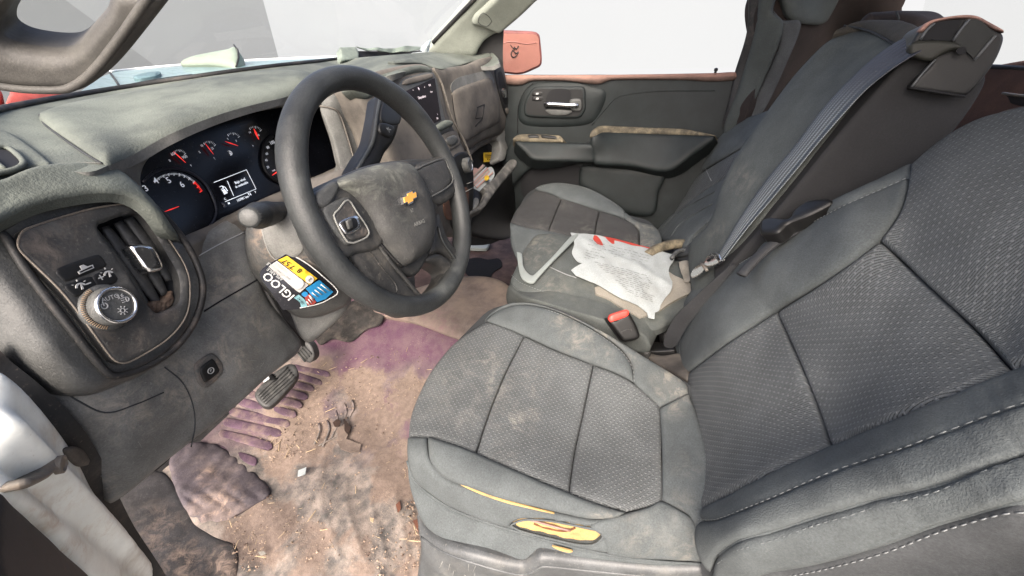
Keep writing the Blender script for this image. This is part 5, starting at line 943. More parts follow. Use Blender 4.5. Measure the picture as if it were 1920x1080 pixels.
CBF = Field([(1300, 480, 'x', 1.03), (1400, 260, 'x', 1.06), (1540, 75, 'x', 1.10), (1380, 490, 'x', .805), (1460, 395, 'x', .80), (1540, 292, 'x', .80), (1620, 200, 'x', .795), (1700, 125, 'x', .79), (1620, 52, 'y', -.345), (1330, 420, 'x', 1.0), (1700, 60, 'y', -.37), (1560, 120, 'x', 1.05)])
panel('backrest_front', [(1298, 560), (1291, 520), (1288, 480), (1294, 452), (1322, 424), (1336, 395), (1345, 362), (1375, 296), (1429, 218), (1484, 144), (1530, 94), (1554, 74), (1589, 58), (1628, 51), (1686, 53), (1714, 60), (1735, 76), (1716, 100), (1676, 138), (1612, 205), (1530, 300), (1450, 398), (1392, 470), (1350, 515), (1318, 552)], CBF, m_fabct, cseat, step=9, puff=.016, edge=34, skirt=.012, lift=-.006, dirt=[(1400, 340, 30, .25), (1350, 440, 30, .2)])
line('top_seam', [(1578, 63), (1612, 68), (1640, 76), (1670, 92), (1686, 102)], CBF, .002, m_seam, cseat, lift=.014)
panel('top_cap', [(1560, 72), (1589, 58), (1628, 51), (1690, 53), (1720, 60), (1735, 76), (1715, 98), (1690, 104), (1670, 90), (1640, 76), (1612, 66)], CBF.up(.006), pm('brown_grey_cloth', (.05, .045, .036), .9, (.12, .1, .07), .5, 6, (1500, .4), up=False), cseat, step=6, puff=.012, edge=14, lift=.002)
CBS = Field([(1380, 490, 'x', .80), (1700, 130, 'x', .79), (1800, 180, 'x', .79), (1560, 380, 'x', .79), (1600, 300, 'x', .79)])
m_side = pm('charcoal_side_cloth', (.019, .019, .020), .85, (.035, .035, .035), .3, 5, (1500, .4), var=.08)
panel('backrest_side', [(1340, 530), (1380, 480), (1460, 388), (1560, 265), (1640, 172), (1700, 110), (1760, 100), (1830, 120), (1846, 150), (1810, 215), (1740, 300), (1640, 420), (1500, 470), (1400, 500), (1350, 530)], CBS, m_side, cseat, step=10, puff=.006, edge=14, skirt=.10)
# belt retractor housing on top
RH = Field([(1700, 165, 'x', .775), (1872, 95, 'x', .765), (1740, 45, 'x', .785)])
rh = panel('belt_housing', [(1706, 98), (1712, 74), (1728, 52), (1745, 40), (1790, 34), (1822, 34), (1846, 44), (1876, 62), (1880, 76), (1866, 112), (1838, 152), (1812, 178), (1802, 180), (1705, 168), (1704, 160), (1748, 112)], RH, m_black, cseat, step=5, puff=.004, edge=6, skirt=.10)
HD = m_brown
panel('housing_top', [(1720, 60), (1742, 40), (1790, 30), (1826, 30), (1852, 42), (1880, 58), (1880, 62), (1862, 58), (1840, 46), (1822, 38), (1790, 37), (1748, 45), (1728, 62)], RH.up(.003), pm('salmon_lit_plastic', (.10, .06, .05), .6, (.6, .34, .26), .8, 14, (300, .1)), rh, step=4, puff=.004, edge=3)  # pink light along the top edge painted in as the dust colour
panel('housing_recess', [(1722, 76, 1), (1746, 46), (1800, 38, 1), (1782, 78, 1)], RH.up(.0095), m_void, rh, step=5, skirt=.001); panel('housing_recess', [(1806, 38, 1), (1832, 40), (1860, 64, 1), (1822, 112, 1), (1800, 90), (1786, 80, 1)], RH.up(.0095), pm('recess_plastic', (.009, .010, .009), .6, (.03, .03, .025), .3, 9), rh, step=5, skirt=.001)
for a in ([(1812, 38), (1796, 58), (1782, 78)], [(1860, 68), (1840, 92), (1822, 113)], [(1750, 112), (1726, 138), (1706, 163)], [(1722, 76), (1734, 58), (1748, 45)]): line('housing_edge', a, RH.up(.0105), .0016, m_shield, rh)
panel('belt_guide', [(1702, 84), (1722, 78), (1782, 80), (1800, 90), (1806, 98), (1782, 96), (1760, 104), (1738, 116), (1716, 112), (1700, 104)], RH.up(.012), pm('guide_plastic', (.022, .022, .017), .6, (.05, .05, .035), .4), rh, step=5, puff=.006, edge=7); panel('belt_slot', [(1784, 96), (1800, 90), (1803, 100), (1790, 104)], RH.up(.019), m_void, rh, step=3, skirt=.001)
line('housing_joint', [(1704, 164), (1750, 172), (1806, 181)], RH.up(.0085), .0018, m_void, rh)
# belt
BF = CBF.up(.022)
def webbing():
    k = NT('grey_belt_webbing'); b = k.b; uv = k.n('UVMap').outputs[0]; sp = k.n('SeparateXYZ'); k.l(uv, sp.inputs[0])
    a = k.math('ABSOLUTE', k.math('SUBTRACT', k.math('FRACT', k.math('MULTIPLY', sp.outputs[0], 7)), .5)); rib = k.ramp(a, .1, .4); d = k.math('FRACT', k.math('ADD', k.math('MULTIPLY', sp.outputs[1], 330), k.math('MULTIPLY', a, 1.5))); tex = k.math('MULTIPLY', rib, k.ramp(d, .1, .6))
    col = k.mix(tex, (.045, .05, .053, 1), (.20, .222, .23, 1)); col = k.mix(k.ramp(sp.outputs[1], .06, .16), (.03, .03, .038, 1), col); col = k.mix(k.ramp(sp.outputs[1], .50, .66), col, (.03, .034, .042, 1))
    k.l(col, b.inputs['Base Color']); b.inputs['Roughness'].default_value = .65; bp = k.n('Bump'); bp.inputs['Strength'].default_value = .6; bp.inputs['Distance'].default_value = .0015; k.l(tex, bp.inputs['Height']); k.l(bp.outputs[0], b.inputs['Normal']); return k.m
m_web = webbing()
L_ = curve([(1722, 92), (1690, 104), (1636, 144), (1569, 210), (1507, 288), (1453, 350), (1414, 405), (1392, 440), (1366, 486)], False, 8); R_ = curve([(1790, 98), (1752, 112), (1706, 140), (1647, 183), (1569, 265), (1515, 327), (1460, 390), (1425, 430), (1374, 494)], False, 8)
k_ = 46; ip = lambda c: np.c_[np.interp(np.linspace(0, 1, k_), np.linspace(0, 1, len(c)), c[:, 0]), np.interp(np.linspace(0, 1, k_), np.linspace(0, 1, len(c)), c[:, 1])]
L_, R_ = ip(L_), ip(R_); V = []; uvs = []; Fc = []; A = BF.P(L_); B = BF.P(R_); Nn = BF.N(L_)
cl = np.r_[0, np.cumsum(np.linalg.norm(np.diff(A, axis=0), axis=1))]
for sd_ in (0, 1):
    for i in range(k_):
        for j in range(7): f = j/6; V.append(A[i]*(1-f)+B[i]*f+Nn[i]*(.003*math.sin(math.pi*f)-.0016*sd_)); uvs.append((f, cl[i]))
for sd_ in (0, 1):
    o_ = sd_*k_*7
    for i in range(k_-1):
        for j in range(6): q = [o_+i*7+j, o_+i*7+j+1, o_+(i+1)*7+j+1, o_+(i+1)*7+j]; Fc.append(q if sd_ == 0 else q[::-1])
for i in range(k_-1):
    for j in (0, 6): Fc.append([i*7+j, (i+1)*7+j, k_*7+(i+1)*7+j, k_*7+i*7+j])
bl_ = thing('seat_belt', BF.P0([(1540, 290)])[0], 'grey webbing belt running down the front of the centre backrest to a steel tongue', 'seat belt')
mesh('webbing', V, Fc, m_web, bl_, uv=uvs)
tongue = panel('tongue', [(1313, 520), (1322, 506), (1338, 497), (1350, 482), (1362, 478), (1374, 484), (1372, 496), (1358, 503), (1344, 508), (1330, 520), (1316, 526)], BF, m_chrome, bl_, step=4, puff=.005, edge=6, skirt=.006)
line('tongue_bar', [(1338, 498), (1346, 508), (1350, 512)], BF, .0035, m_steel, tongue, lift=.005); line('tongue_slot', [(1352, 494), (1362, 488)], BF, .0025, m_void, tongue, lift=.006)
LBF = Field([(1376, 492, 'x', .79), (1290, 600, 'x', .775), (1240, 650, 'x', .79), (1300, 560, 'x', .775)])
panel('lower_strap', [(1350, 515), (1372, 496), (1380, 500), (1330, 560), (1290, 610), (1265, 650), (1244, 646), (1262, 600), (1300, 560)], LBF, m_beltdk, bl_, step=5, skirt=.003)
# dark second belt loop and bracket behind the driver backrest
SBF = Field([(1430, 430, 'x', .74), (1560, 380, 'x', .72), (1480, 410, 'x', .73), (1500, 380, 'x', .76)])
ob = thing('belt_loop', SBF.P0([(1470, 410)])[0], 'curved black plastic belt guide behind the driver backrest edge', 'belt guide')
panel('guide', [(1426, 428), (1430, 415), (1450, 410), (1480, 412), (1492, 395), (1520, 378), (1558, 376), (1562, 382), (1520, 404), (1480, 420), (1458, 438), (1428, 440)], SBF, m_black, ob, step=4, puff=.006, edge=8, skirt=.02)
line('strap', [(1378, 500), (1405, 470), (1440, 440), (1480, 414), (1510, 392)], SBF.up(-.02), .010, m_beltdk, ob, flat=.5)
# passenger seat
PC = Field([(993, 353, 'z', -.59), (1053, 345, 'z', -.565), (1140, 373, 'z', -.565), (1193, 420, 'z', -.575), (957, 420, 'z', -.605), (1027, 432, 'z', -.60), (1113, 453, 'z', -.60), (1195, 473, 'z', -.60), (1100, 410, 'z', -.60), (1030, 390, 'z', -.597), (960, 470, 'z', -.65), (975, 490, 'z', -.66), (1233, 470, 'z', -.58), (1223, 420, 'z', -.58)])
ps_ = thing('bucket_seat', (1.38, .12, -.75), 'far grey cloth passenger seat beside the passenger door', 'car seat')
panel('cushion_base', [(957, 425), (968, 395), (990, 357), (1020, 344), (1053, 343), (1100, 352), (1173, 395), (1225, 415), (1245, 480), (1200, 485), (1110, 462), (1000, 450), (975, 485), (957, 460)], PC.up(-.012), m_seam, ps_, step=9, skirt=.05)
kp_ = dict(step=5, puff=.006, edge=6, uv='xy', skirt=.01, lift=-.003); pdirt = [(1100, 445, 30, .4), (1060, 380, 20, .2), (1190, 460, 20, .6), (1020, 430, 20, .3)]
panel('woven_insert', [(957, 416, 1), (968, 393), (987, 372), (1005, 356, 1), (1030, 362), (1052, 372, 1), (1040, 402), (1028, 432, 1), (990, 426)], PC, m_weave2, ps_, dirt=pdirt, **kp_)
panel('woven_insert', [(1053, 372, 1), (1090, 383), (1123, 395, 1), (1117, 422), (1113, 452, 1), (1070, 443), (1029, 432, 1), (1041, 402)], PC, m_weave2, ps_, dirt=pdirt, **kp_)
panel('woven_insert', [(1124, 395, 1), (1170, 410), (1195, 428), (1198, 450), (1196, 476, 1), (1155, 464), (1114, 453, 1), (1118, 422)], PC, m_weave2, ps_, dirt=pdirt, **kp_)
panel('bolster', [(1003, 354, 1), (1020, 347), (1053, 344), (1100, 353), (1140, 373), (1172, 397), (1170, 408, 1), (1123, 394), (1052, 371), (1030, 361)], PC, m_fab, ps_, step=5, puff=.012, edge=10, skirt=.06)
panel('rear_band', [(1172, 398, 1), (1195, 415), (1226, 425), (1240, 445), (1236, 480), (1198, 478, 1), (1200, 450), (1197, 428), (1171, 409)], PC, m_fab, ps_, step=5, puff=.005, edge=6, dirt=[(1205, 430, 30, .7), (1210, 460, 30, .7)])
panel('bolster', [(956, 418, 1), (990, 428), (1028, 434), (1073, 445), (1113, 455), (1150, 465), (1150, 480), (1080, 470), (1000, 455), (975, 490), (960, 460)], PC, m_fab, ps_, step=5, puff=.007, edge=7, skirt=.05)
line('edge_piping', [(957, 448), (975, 455), (1000, 462)], PC, .002, m_fab, ps_, lift=.004)
stitches('stitching', [(1008, 356), (1053, 349), (1100, 358), (1150, 385), (1170, 405)], PC.up(.009), m_thread, ps_, L=.005, gap=.004, r=.0007)
pb0 = (0, -.135, -.6); PBK = lambda pts, off=0: plane_anchor(pts, pb0, bn_, off)
PB_ = Field(PBK([(1223, 430), (1300, 380), (1260, 400)], .0)+PBK([(1223, 350), (1300, 280), (1400, 225)], .0)+PBK([(1260, 330), (1340, 270)], .025)+PBK([(1240, 470), (1290, 430)], .02)+PBK([(1500, 200), (1500, 300)]))
panel('backrest_base', [(1221, 440), (1221, 350), (1237, 317), (1271, 290), (1323, 253), (1373, 230), (1440, 203), (1560, 180), (1560, 300), (1420, 420), (1300, 480), (1232, 478)], PB_.up(-.012), m_seam, ps_, step=9, skirt=.08)
panel('backrest_bolster', [(1223, 380, 1), (1222, 352), (1238, 320), (1272, 292), (1323, 255), (1373, 233), (1445, 206, 1), (1450, 240, 1), (1400, 270), (1320, 318), (1260, 355), (1232, 375)], PB_, m_fab, ps_, step=6, puff=.010, edge=12)
panel('backrest_insert', [(1224, 388, 1), (1260, 357), (1320, 320), (1400, 272), (1450, 243, 1), (1450, 280, 1), (1357, 333), (1300, 372), (1240, 418), (1224, 430, 1)], PB_.up(-.004), m_weave, ps_, step=6, puff=.006, edge=7, uv=UVB)
line('insert_seam', [(1325, 317), (1330, 328), (1336, 340)], PB_, .0014, m_thread, ps_, lift=.004)
panel('backrest_bolster', [(1224, 434, 1), (1240, 420), (1300, 374), (1357, 336), (1420, 300, 1), (1400, 350), (1340, 405), (1300, 440), (1280, 465), (1230, 445)], PB_, m_fab, ps_, step=6, puff=.008, edge=9)
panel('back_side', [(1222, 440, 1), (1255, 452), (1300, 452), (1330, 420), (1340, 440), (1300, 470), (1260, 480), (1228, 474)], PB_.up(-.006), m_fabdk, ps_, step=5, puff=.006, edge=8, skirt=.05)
for a in ([(1240, 436), (1270, 405), (1310, 380), (1345, 362)], [(1262, 446), (1280, 422), (1310, 402), (1340, 385)]): line('edge_piping', a, PB_, .0018, m_fab, ps_, lift=.009)
HR = Field([(1640, 40, 'x', 1.30), (1720, 30, 'x', 1.22), (1680, 60, 'x', 1.25), (1610, 55, 'x', 1.30)])
hr = panel('headrest', [(1600, 90), (1608, 52), (1622, 34), (1640, 25), (1686, 20), (1716, 24), (1738, 34), (1748, 50), (1730, 90)], HR, m_brown, ps_, step=6, puff=.03, edge=18, skirt=.06); line('headrest_seam', [(1704, 22), (1710, 36), (1708, 52)], HR.up(.028), .002, m_seam, hr)
# dark storage bar and pull strap behind the centre cushion
TB = Field([(1220, 470, 'z', -.56), (1290, 460, 'z', -.55), (1260, 480, 'z', -.56)])
hb = thing('hinge_bar', TB.P0([(1250, 465)])[0], 'dusty tan curved seat hinge bar between the centre and passenger seats', 'hinge')
line('bar', [(1215, 478), (1235, 466), (1262, 458), (1292, 458)], TB, .014, m_armtop, hb, n=12); line('lever', [(1258, 490), (1268, 478), (1282, 474), (1296, 480)], TB, .006, m_shield, hb, n=8, lift=.01)
# ---------------------------------------------------------------- papers on the centre seat
PF = CC.up(.017)
def crumple(a, f): return lambda v: a*(np.sin(v[:, 0]*f+v[:, 1]*f*.4)+.6*np.sin(v[:, 0]*f*.5-v[:, 1]*f*1.3+1)+.4*np.sin(v[:, 0]*f*2.1+v[:, 1]*f*1.7))
re_ = panel('red_envelope', [(1112, 452, 1), (1145, 457), (1190, 469), (1232, 481), (1228, 490, 1), (1160, 480), (1110, 465)], PF.up(.003), m_redpaper, step=5, skirt=.003); tag(re_, 'red edged folder showing along the far side of the open papers', 'folder')
cp = panel('paper_stack', [(1114, 549, 1), (1140, 545), (1240, 515), (1250, 520, 1), (1266, 531), (1299, 546, 1), (1297, 556, 1), (1262, 574), (1237, 590, 1), (1197, 606, 1), (1169, 590), (1141, 570), (1116, 560, 1)], PF.up(.002), m_paperc, step=5, skirt=.010, disp=crumple(.0012, .09)); tag(cp, 'stack of cream papers lying under the white printed sheets', 'papers')
cp2 = panel('paper', [(1268, 508, 1), (1280, 505), (1293, 514), (1296, 540, 1), (1280, 545), (1272, 530)], PF.up(.012), m_paperc, step=4, skirt=.002, disp=crumple(.002, .2)); tag(cp2, 'small crumpled cream paper against the foot of the centre backrest', 'paper')
def fold(v):
    a = (v[:, 0]-1160)*.55-(v[:, 1]-500); return .0030*np.exp(-(a/7)**2)+.0022*np.sin(v[:, 0]*.035+v[:, 1]*.02)+.0007*np.sin(v[:, 0]*.21-v[:, 1]*.13)+.0016*np.exp(-((v[:, 0]-1205+.4*(v[:, 1]-550))/5)**2)
wp = panel('printed_sheet', [(1068, 451, 1), (1113, 451), (1150, 462), (1183, 473, 1), (1225, 482), (1260, 489, 1), (1261, 498), (1252, 512, 1), (1248, 526, 1), (1200, 532), (1150, 515), (1105, 503, 1), (1084, 503), (1071, 487), (1075, 470)], PF.up(.005), m_paper, step=4, skirt=.0015, disp=fold); tag(wp, 'upper white printed sheet lying open across the centre seat cushion', 'paper')
w2 = panel('printed_sheet', [(1070, 521, 1), (1084, 511), (1102, 501, 1), (1150, 500), (1200, 512), (1249, 522, 1), (1251, 533), (1256, 543, 1), (1253, 560), (1243, 572, 1), (1234, 587, 1), (1231, 597), (1224, 600, 1), (1223, 613, 1), (1212, 610, 1), (1209, 600, 1), (1192, 588), (1165, 577, 1), (1141, 563), (1113, 545, 1), (1079, 531, 1)], PF.up(.0105), m_paper, step=4, skirt=.0015, disp=fold); tag(w2, 'lower white printed sheet with crumpled corner hanging over the near seat edge', 'paper')
for (F_, s_, rows, sp_, par, rg) in ((PF.up(.0066), (1102, 462), 9, 5.2, wp, 12), (PF.up(.0122), (1112, 507), 13, 5.6, w2, 13)):
    V = []; Fc = []
    for r in range(rows):
        st_ = np.array(s_, float)+np.array([(-1.2 if par is wp else 5.4)*r, sp_*r*.92]); d_ = np.array([1, .30]); x = 0; lim = (118-r*5) if par is wp else (96-r*4.5)
        while x < lim:
            l = 3+rng.rand()*9
            if rng.rand() < .8:
                q_ = np.array([st_+d_*x, st_+d_*(x+l)]); P = F_.P(q_)+fold(q_)[:, None]*F_.N(q_); s__, f__ = sweep(P, .0005, n=4); Fc += [[j+len(V) for j in g] for g in f__]; V += list(s__)
            x += l+2+rng.rand()*2
    mesh('printed_lines', V, Fc, m_ink, par, smooth=False)
ws = panel('plastic_strip', [(971, 486, 1), (980, 490), (984, 515), (998, 530), (1008, 524), (1040, 492), (1068, 458), (1082, 451), (1082, 455), (1062, 478), (1030, 512), (1010, 534), (1002, 543), (988, 541), (979, 532), (974, 512)], PF.up(.008), m_strap, step=3, puff=.0015, edge=3, skirt=.004); tag(ws, 'white folded plastic strip curling at the front of the centre seat', 'strip')
# ---------------------------------------------------------------- passenger door, pillars, mirror, rear wall
PR = Field([(945, 145, 'x', 1.70), (1375, 140, 'x', 1.70), (945, 200, 'x', 1.68), (1370, 200, 'x', 1.68), (1160, 230, 'x', 1.685), (950, 390, 'x', 1.66), (1230, 380, 'x', 1.65), (1100, 320, 'x', 1.67), (1150, 165, 'x', 1.68)])
pd_ = thing('car_door', (1.70, .2, -.4), 'dark grey passenger side door with chrome pull handle and dusty armrest', 'car door')
panel('trim_panel', [(940, 140, 1), (1160, 140), (1380, 136, 1), (1372, 175), (1362, 240), (1345, 330), (1300, 480), (1100, 440), (945, 420, 1), (942, 280)], PR, m_door, pd_, step=9, skirt=.05)
panel('sill_cap', [(942, 142), (1000, 141), (1160, 140), (1340, 137), (1380, 136), (1377, 150), (1330, 153), (1280, 150), (1150, 150), (1120, 158), (1060, 152), (1000, 152), (975, 160), (942, 156)], PR.up(.004), m_doortop, pd_, step=5, puff=.012, edge=10, skirt=.02)
panel('handle_bulge', [(972, 200), (985, 168), (1010, 155), (1080, 154), (1105, 160), (1135, 172), (1128, 205), (1105, 232), (1040, 238), (980, 232)], PR.up(.0), m_door, pd_, step=6, puff=.012, edge=30)
line('pressed_crease', [(1110, 235), (1135, 205), (1160, 182), (1220, 172), (1340, 170)], PR, .004, m_door, pd_, lift=-.001, flat=.4)
line('trim_joint', [(971, 250), (972, 200), (985, 170), (1000, 156)], PR, .0016, m_void, pd_, lift=.003)
hs = panel('handle_surround', [(985, 196), (996, 172), (1008, 163), (1070, 162), (1096, 164), (1099, 188), (1098, 206), (1084, 220), (1000, 219), (986, 214)], PR.up(.014), m_door, pd_, step=4, puff=.006, edge=5)
panel('handle_plate', [(990, 196), (1002, 172), (1012, 167), (1070, 167), (1093, 169), (1094, 188), (1094, 204), (1082, 216), (1000, 214), (991, 212)], PR.up(.0205), m_black, hs, step=4)
panel('handle_recess', [(1026, 186), (1038, 168), (1070, 168), (1073, 185), (1080, 204), (1068, 214), (1040, 214), (1026, 205)], PR.up(.0215), m_void, hs, step=4, skirt=.001)
panel('recess_tray', [(1026, 204), (1074, 206), (1066, 214), (1036, 214)], PR.up(.024), m_bezel, hs, step=4, puff=.003, edge=3)
line('pull_handle', [(1025, 194), (1045, 194), (1070, 195), (1088, 195)], PR.up(.034), .0115, m_chrome, hs, n=14, flat=.75)
panel('handle_pivot', [(1072, 186), (1090, 184), (1094, 194), (1090, 206), (1074, 204)], PR.up(.026), m_bezel, hs, step=3, puff=.006, edge=4)
for y0, q in ((172, 'b'), (181, 'c')): panel('lock_button', [(1004, y0), (1020, y0), (1018, y0+7), (1001, y0+7)], PR.up(.022), m_black, hs, step=3, puff=.002, edge=2); panel('mark', [(1009, y0+2), (1014, y0+2), (1013, y0+5), (1008, y0+5)], PR.up(.026), m_mark, hs, step=3, skirt=.0005)
AR = Field([(970, 260, 'x', 1.60), (1113, 290, 'x', 1.60), (1115, 250, 'x', 1.60), (1330, 256, 'x', 1.60), (1240, 317, 'x', 1.60), (1120, 240, 'x', 1.66), (1280, 245, 'x', 1.66), (980, 255, 'x', 1.63), (1050, 256, 'x', 1.63)])
panel('pull_cup', [(946, 300), (958, 270), (970, 256), (985, 258), (1000, 290), (1010, 305), (990, 320), (960, 350), (946, 350)], PR.up(.02), m_door, pd_, step=5, puff=.01, edge=8)
panel('pull_bar', [(966, 266), (980, 266), (1112, 271), (1116, 286), (1115, 303), (1060, 303), (1000, 300), (984, 286)], AR, m_door, pd_, step=5, puff=.010, edge=7, skirt=.07)
panel('switch_pod', [(962, 264), (970, 256), (985, 254), (1050, 256), (1058, 264), (1056, 268), (985, 267)], AR.up(.006), m_armtop, pd_, step=4, puff=.008, edge=5, skirt=.04)
panel('window_switch', [(990, 258), (1008, 257), (1012, 262), (992, 263)], AR.up(.015), m_black, pd_, step=3, puff=.003, edge=2); panel('window_switch', [(1016, 257), (1044, 259), (1046, 264), (1018, 262)], AR.up(.015), m_black, pd_, step=3, puff=.003, edge=2)
panel('armrest', [(1107, 262), (1112, 252), (1130, 247), (1280, 252), (1340, 257), (1300, 290), (1250, 322), (1180, 312), (1117, 308), (1110, 290)], AR, m_door, pd_, step=5, puff=.012, edge=10, skirt=.07)
panel('armrest_top', [(1106, 258), (1110, 248), (1122, 240), (1140, 239), (1280, 243), (1310, 248), (1342, 256), (1280, 255), (1130, 252), (1114, 258)], AR.up(.006), m_armtop, pd_, step=4, puff=.008, edge=6, skirt=.04)
panel('storage_face', [(1090, 312), (1105, 308), (1180, 314), (1245, 322), (1235, 360), (1224, 400), (1170, 395), (1100, 352), (1088, 345)], PR.up(.02), m_door, pd_, step=6, puff=.01, edge=10)
panel('storage_pocket', [(1000, 305), (1088, 312), (1086, 345), (1040, 345), (985, 370), (978, 330)], PR.up(.003), m_void, pd_, step=6)
p = PR.P([(1340, 140)], .004)[0]; lk = sharpen(lathe('lock_pin', p, np.eye(3), [(.009, 0), (.009, .002), (.004, .0025), (.004, .010), (.006, .011), (.006, .018), (.002, .020)], m_black, pd_, n=16))
gl_ = mesh('window_pane', [(1.745, -.235, -.14+EYE), (1.745, .72, -.18+EYE), (1.70, .30, .34+EYE), (1.70, -.22, .34+EYE), (1.749, -.235, -.14+EYE), (1.749, .72, -.18+EYE), (1.704, .30, .34+EYE), (1.704, -.22, .34+EYE)], [(0, 1, 2, 3), (7, 6, 5, 4), (0, 4, 5, 1), (1, 5, 6, 2), (2, 6, 7, 3), (3, 7, 4, 0)], m_glass, pd_, smooth=False)
SL = Field([(900, 95, 'x', 1.66), (942, 60, 'x', 1.69), (940, 138, 'x', 1.68), (915, 62, 'x', 1.67)])
panel('corner_trim', [(889, 100), (896, 84), (912, 62), (930, 54), (945, 50, 1), (943, 100), (944, 142, 1), (936, 130), (922, 112), (905, 104)], SL, m_black, pd_, step=5, skirt=.03)
AP = Field([(815, 81, 'x', 1.57), (889, 96, 'x', 1.62), (890, 0, 'x', 1.53), (1004, 0, 'x', 1.60), (942, 56, 'x', 1.65), (870, 50, 'x', 1.57)])
ap = thing('windshield_pillar', AP.P0([(900, 50)])[0], 'pale grey far windshield pillar trim with moulded grab handle', 'pillar')
panel('trim', [(806, 100), (814, 80), (850, 43), (895, -3), (915, -30), (1040, -30), (1004, 1), (975, 28), (944, 56), (925, 64), (908, 76), (897, 92), (890, 104), (850, 106)], AP, m_pillar, ap, step=6, puff=.008, edge=12, skirt=.05)
line('windshield_seal', [(812, 80), (848, 42), (892, -4), (915, -30)], AP, .007, m_seal, ap)
gh = panel('grab_handle', [(884, 34), (890, 22), (905, 8), (922, -8), (950, -30), (1030, -30), (1002, 0), (975, 26), (944, 52), (934, 58), (922, 55), (900, 46), (886, 41)], AP.up(.006), m_pillar, ap, step=4, puff=.016, edge=8, skirt=.03)
panel('handle_hollow', [(922, 12), (935, -6), (960, -30), (1000, -30), (968, 4), (944, 26), (936, 29), (926, 22)], AP.up(.021), pm('pillar_shade', (.20, .21, .19), .8, (.35, .36, .3), .4), gh, step=4, skirt=.001, disp=lambda v: -.010*np.clip(bdist(v, np.array([(922, 12), (935, -6), (960, -30), (1000, -30), (968, 4), (944, 26), (936, 29), (926, 22)], float))/8, 0, 1))
line('cap_outline', [(896, 24), (904, 14), (916, 22), (920, 30), (910, 41), (900, 38), (895, 32)], AP.up(.0225), .0008, m_seam, gh, closed=True)
MR = Field([(944, 60, 'x', 1.92), (1010, 62, 'x', 1.98), (944, 137, 'x', 1.92), (1014, 120, 'x', 1.98)])
mi_ = thing('side_mirror', MR.P0([(980, 100)])[0], 'wing mirror outside the passenger window, its salmon reflection painted on, with a dark scribble', 'wing mirror')
panel('housing', [(930, 60), (944, 57), (1000, 59), (1011, 64), (1014, 78), (1016, 120), (1001, 131), (975, 140), (944, 138), (930, 138)], MR.up(-.012), pm('mirror_frame', (.16, .05, .045), .5, None), mi_, step=5, puff=.008, edge=6, skirt=.08)
panel('mirror_face', [(930, 63), (944, 63), (1000, 64), (1009, 69), (1011, 90), (1012, 118), (999, 127), (975, 136), (944, 134), (930, 134)], MR, m_salmon, mi_, step=5, skirt=.006)
line('scribble', [(972, 86), (968, 92), (964, 88), (963, 96), (968, 100), (972, 97), (966, 106), (961, 107), (958, 101), (961, 94)], MR.up(.003), .0020, m_redcar if False else m_seal, mi_, step=3); line('scribble', [(957, 84), (961, 90), (968, 92)], MR.up(.003), .0016, m_seal, mi_, step=3)
line('dust_line', [(944, 80), (960, 78), (985, 82), (1005, 80)], MR.up(.002), .0012, pm('mirror_dustline', (.45, .2, .17), .6, None), mi_)
BPF = Field([(1378, 138, 'x', 1.70), (1430, 0, 'x', 1.68), (1365, 235, 'x', 1.67), (1460, 80, 'x', 1.66), (1400, 215, 'x', 1.65), (1500, 40, 'x', 1.66), (1430, 205, 'x', 1.66), (1480, 0, 'x', 1.66)])
bpt = thing('door_pillar', BPF.P0([(1430, 100)])[0], 'dark grey door pillar between passenger window and rear cab corner', 'pillar')
panel('window_seal', [(1408, -30), (1445, -30), (1430, 40), (1395, 150), (1372, 240), (1352, 240), (1366, 190), (1377, 138), (1400, 60)], BPF, m_seal, bpt, step=6, puff=.006, edge=6, skirt=.05)
panel('trim', [(1430, -30), (1460, -30), (1448, 20), (1468, 40), (1462, 78), (1430, 156), (1398, 222), (1380, 250), (1358, 245), (1372, 200), (1390, 150), (1416, 60)], BPF.up(.008), m_pillardk, bpt, step=6, puff=.012, edge=10, skirt=.03)
panel('belt_cover', [(1448, 22), (1468, 38), (1502, 44), (1470, 130), (1430, 210), (1398, 224), (1430, 156), (1462, 78)], BPF.up(.0), m_fabdk, bpt, step=6, puff=.006, edge=8)
RC = Field([(1500, 40, 'x', 1.71), (1430, 205, 'x', 1.69), (1560, 60, 'y', -.50), (1695, 0, 'y', -.62), (1650, 80, 'y', -.62), (1500, 200, 'y', -.50), (1450, 0, 'x', 1.71)])
rc = panel('corner_trim', [(1440, -30), (1700, -30), (1698, 0), (1691, 22), (1730, 80), (1700, 200), (1600, 300), (1400, 260), (1400, 210), (1430, 120)], RC, m_brown, step=9, skirt=.05); tag(rc, 'large brown cloth covered rear cab corner behind the passenger headrest', 'trim panel')
cp_ = panel('pillar_cap', [(1462, -30), (1570, -30), (1548, 30), (1530, 45), (1502, 44), (1476, 36), (1466, 20)], RC.up(.012), m_pillardk, rc, step=6, puff=.010, edge=10)
RW = Field([(1740, 122, 'y', -.64), (1920, 130, 'y', -.64), (1740, 300, 'y', -.60), (1920, 300, 'y', -.60)])
rw = thing('rear_wall', (1.0, -.64, -.3), 'brown lit rear cab wall below the back window, behind the seats', 'cab wall')
panel('wall_trim', [(1660, 110), (1745, 122), (1840, 126), (2000, 134), (2000, 400), (1640, 400)], RW, m_rear, rw, step=10, puff=.01, edge=12, skirt=.04)
panel('window_seal', [(1650, 104), (1742, 115), (1840, 121), (2000, 129), (2000, 139), (1840, 132), (1742, 126), (1650, 118)], RW.up(.006), m_seal, rw, step=6, puff=.006, edge=5)
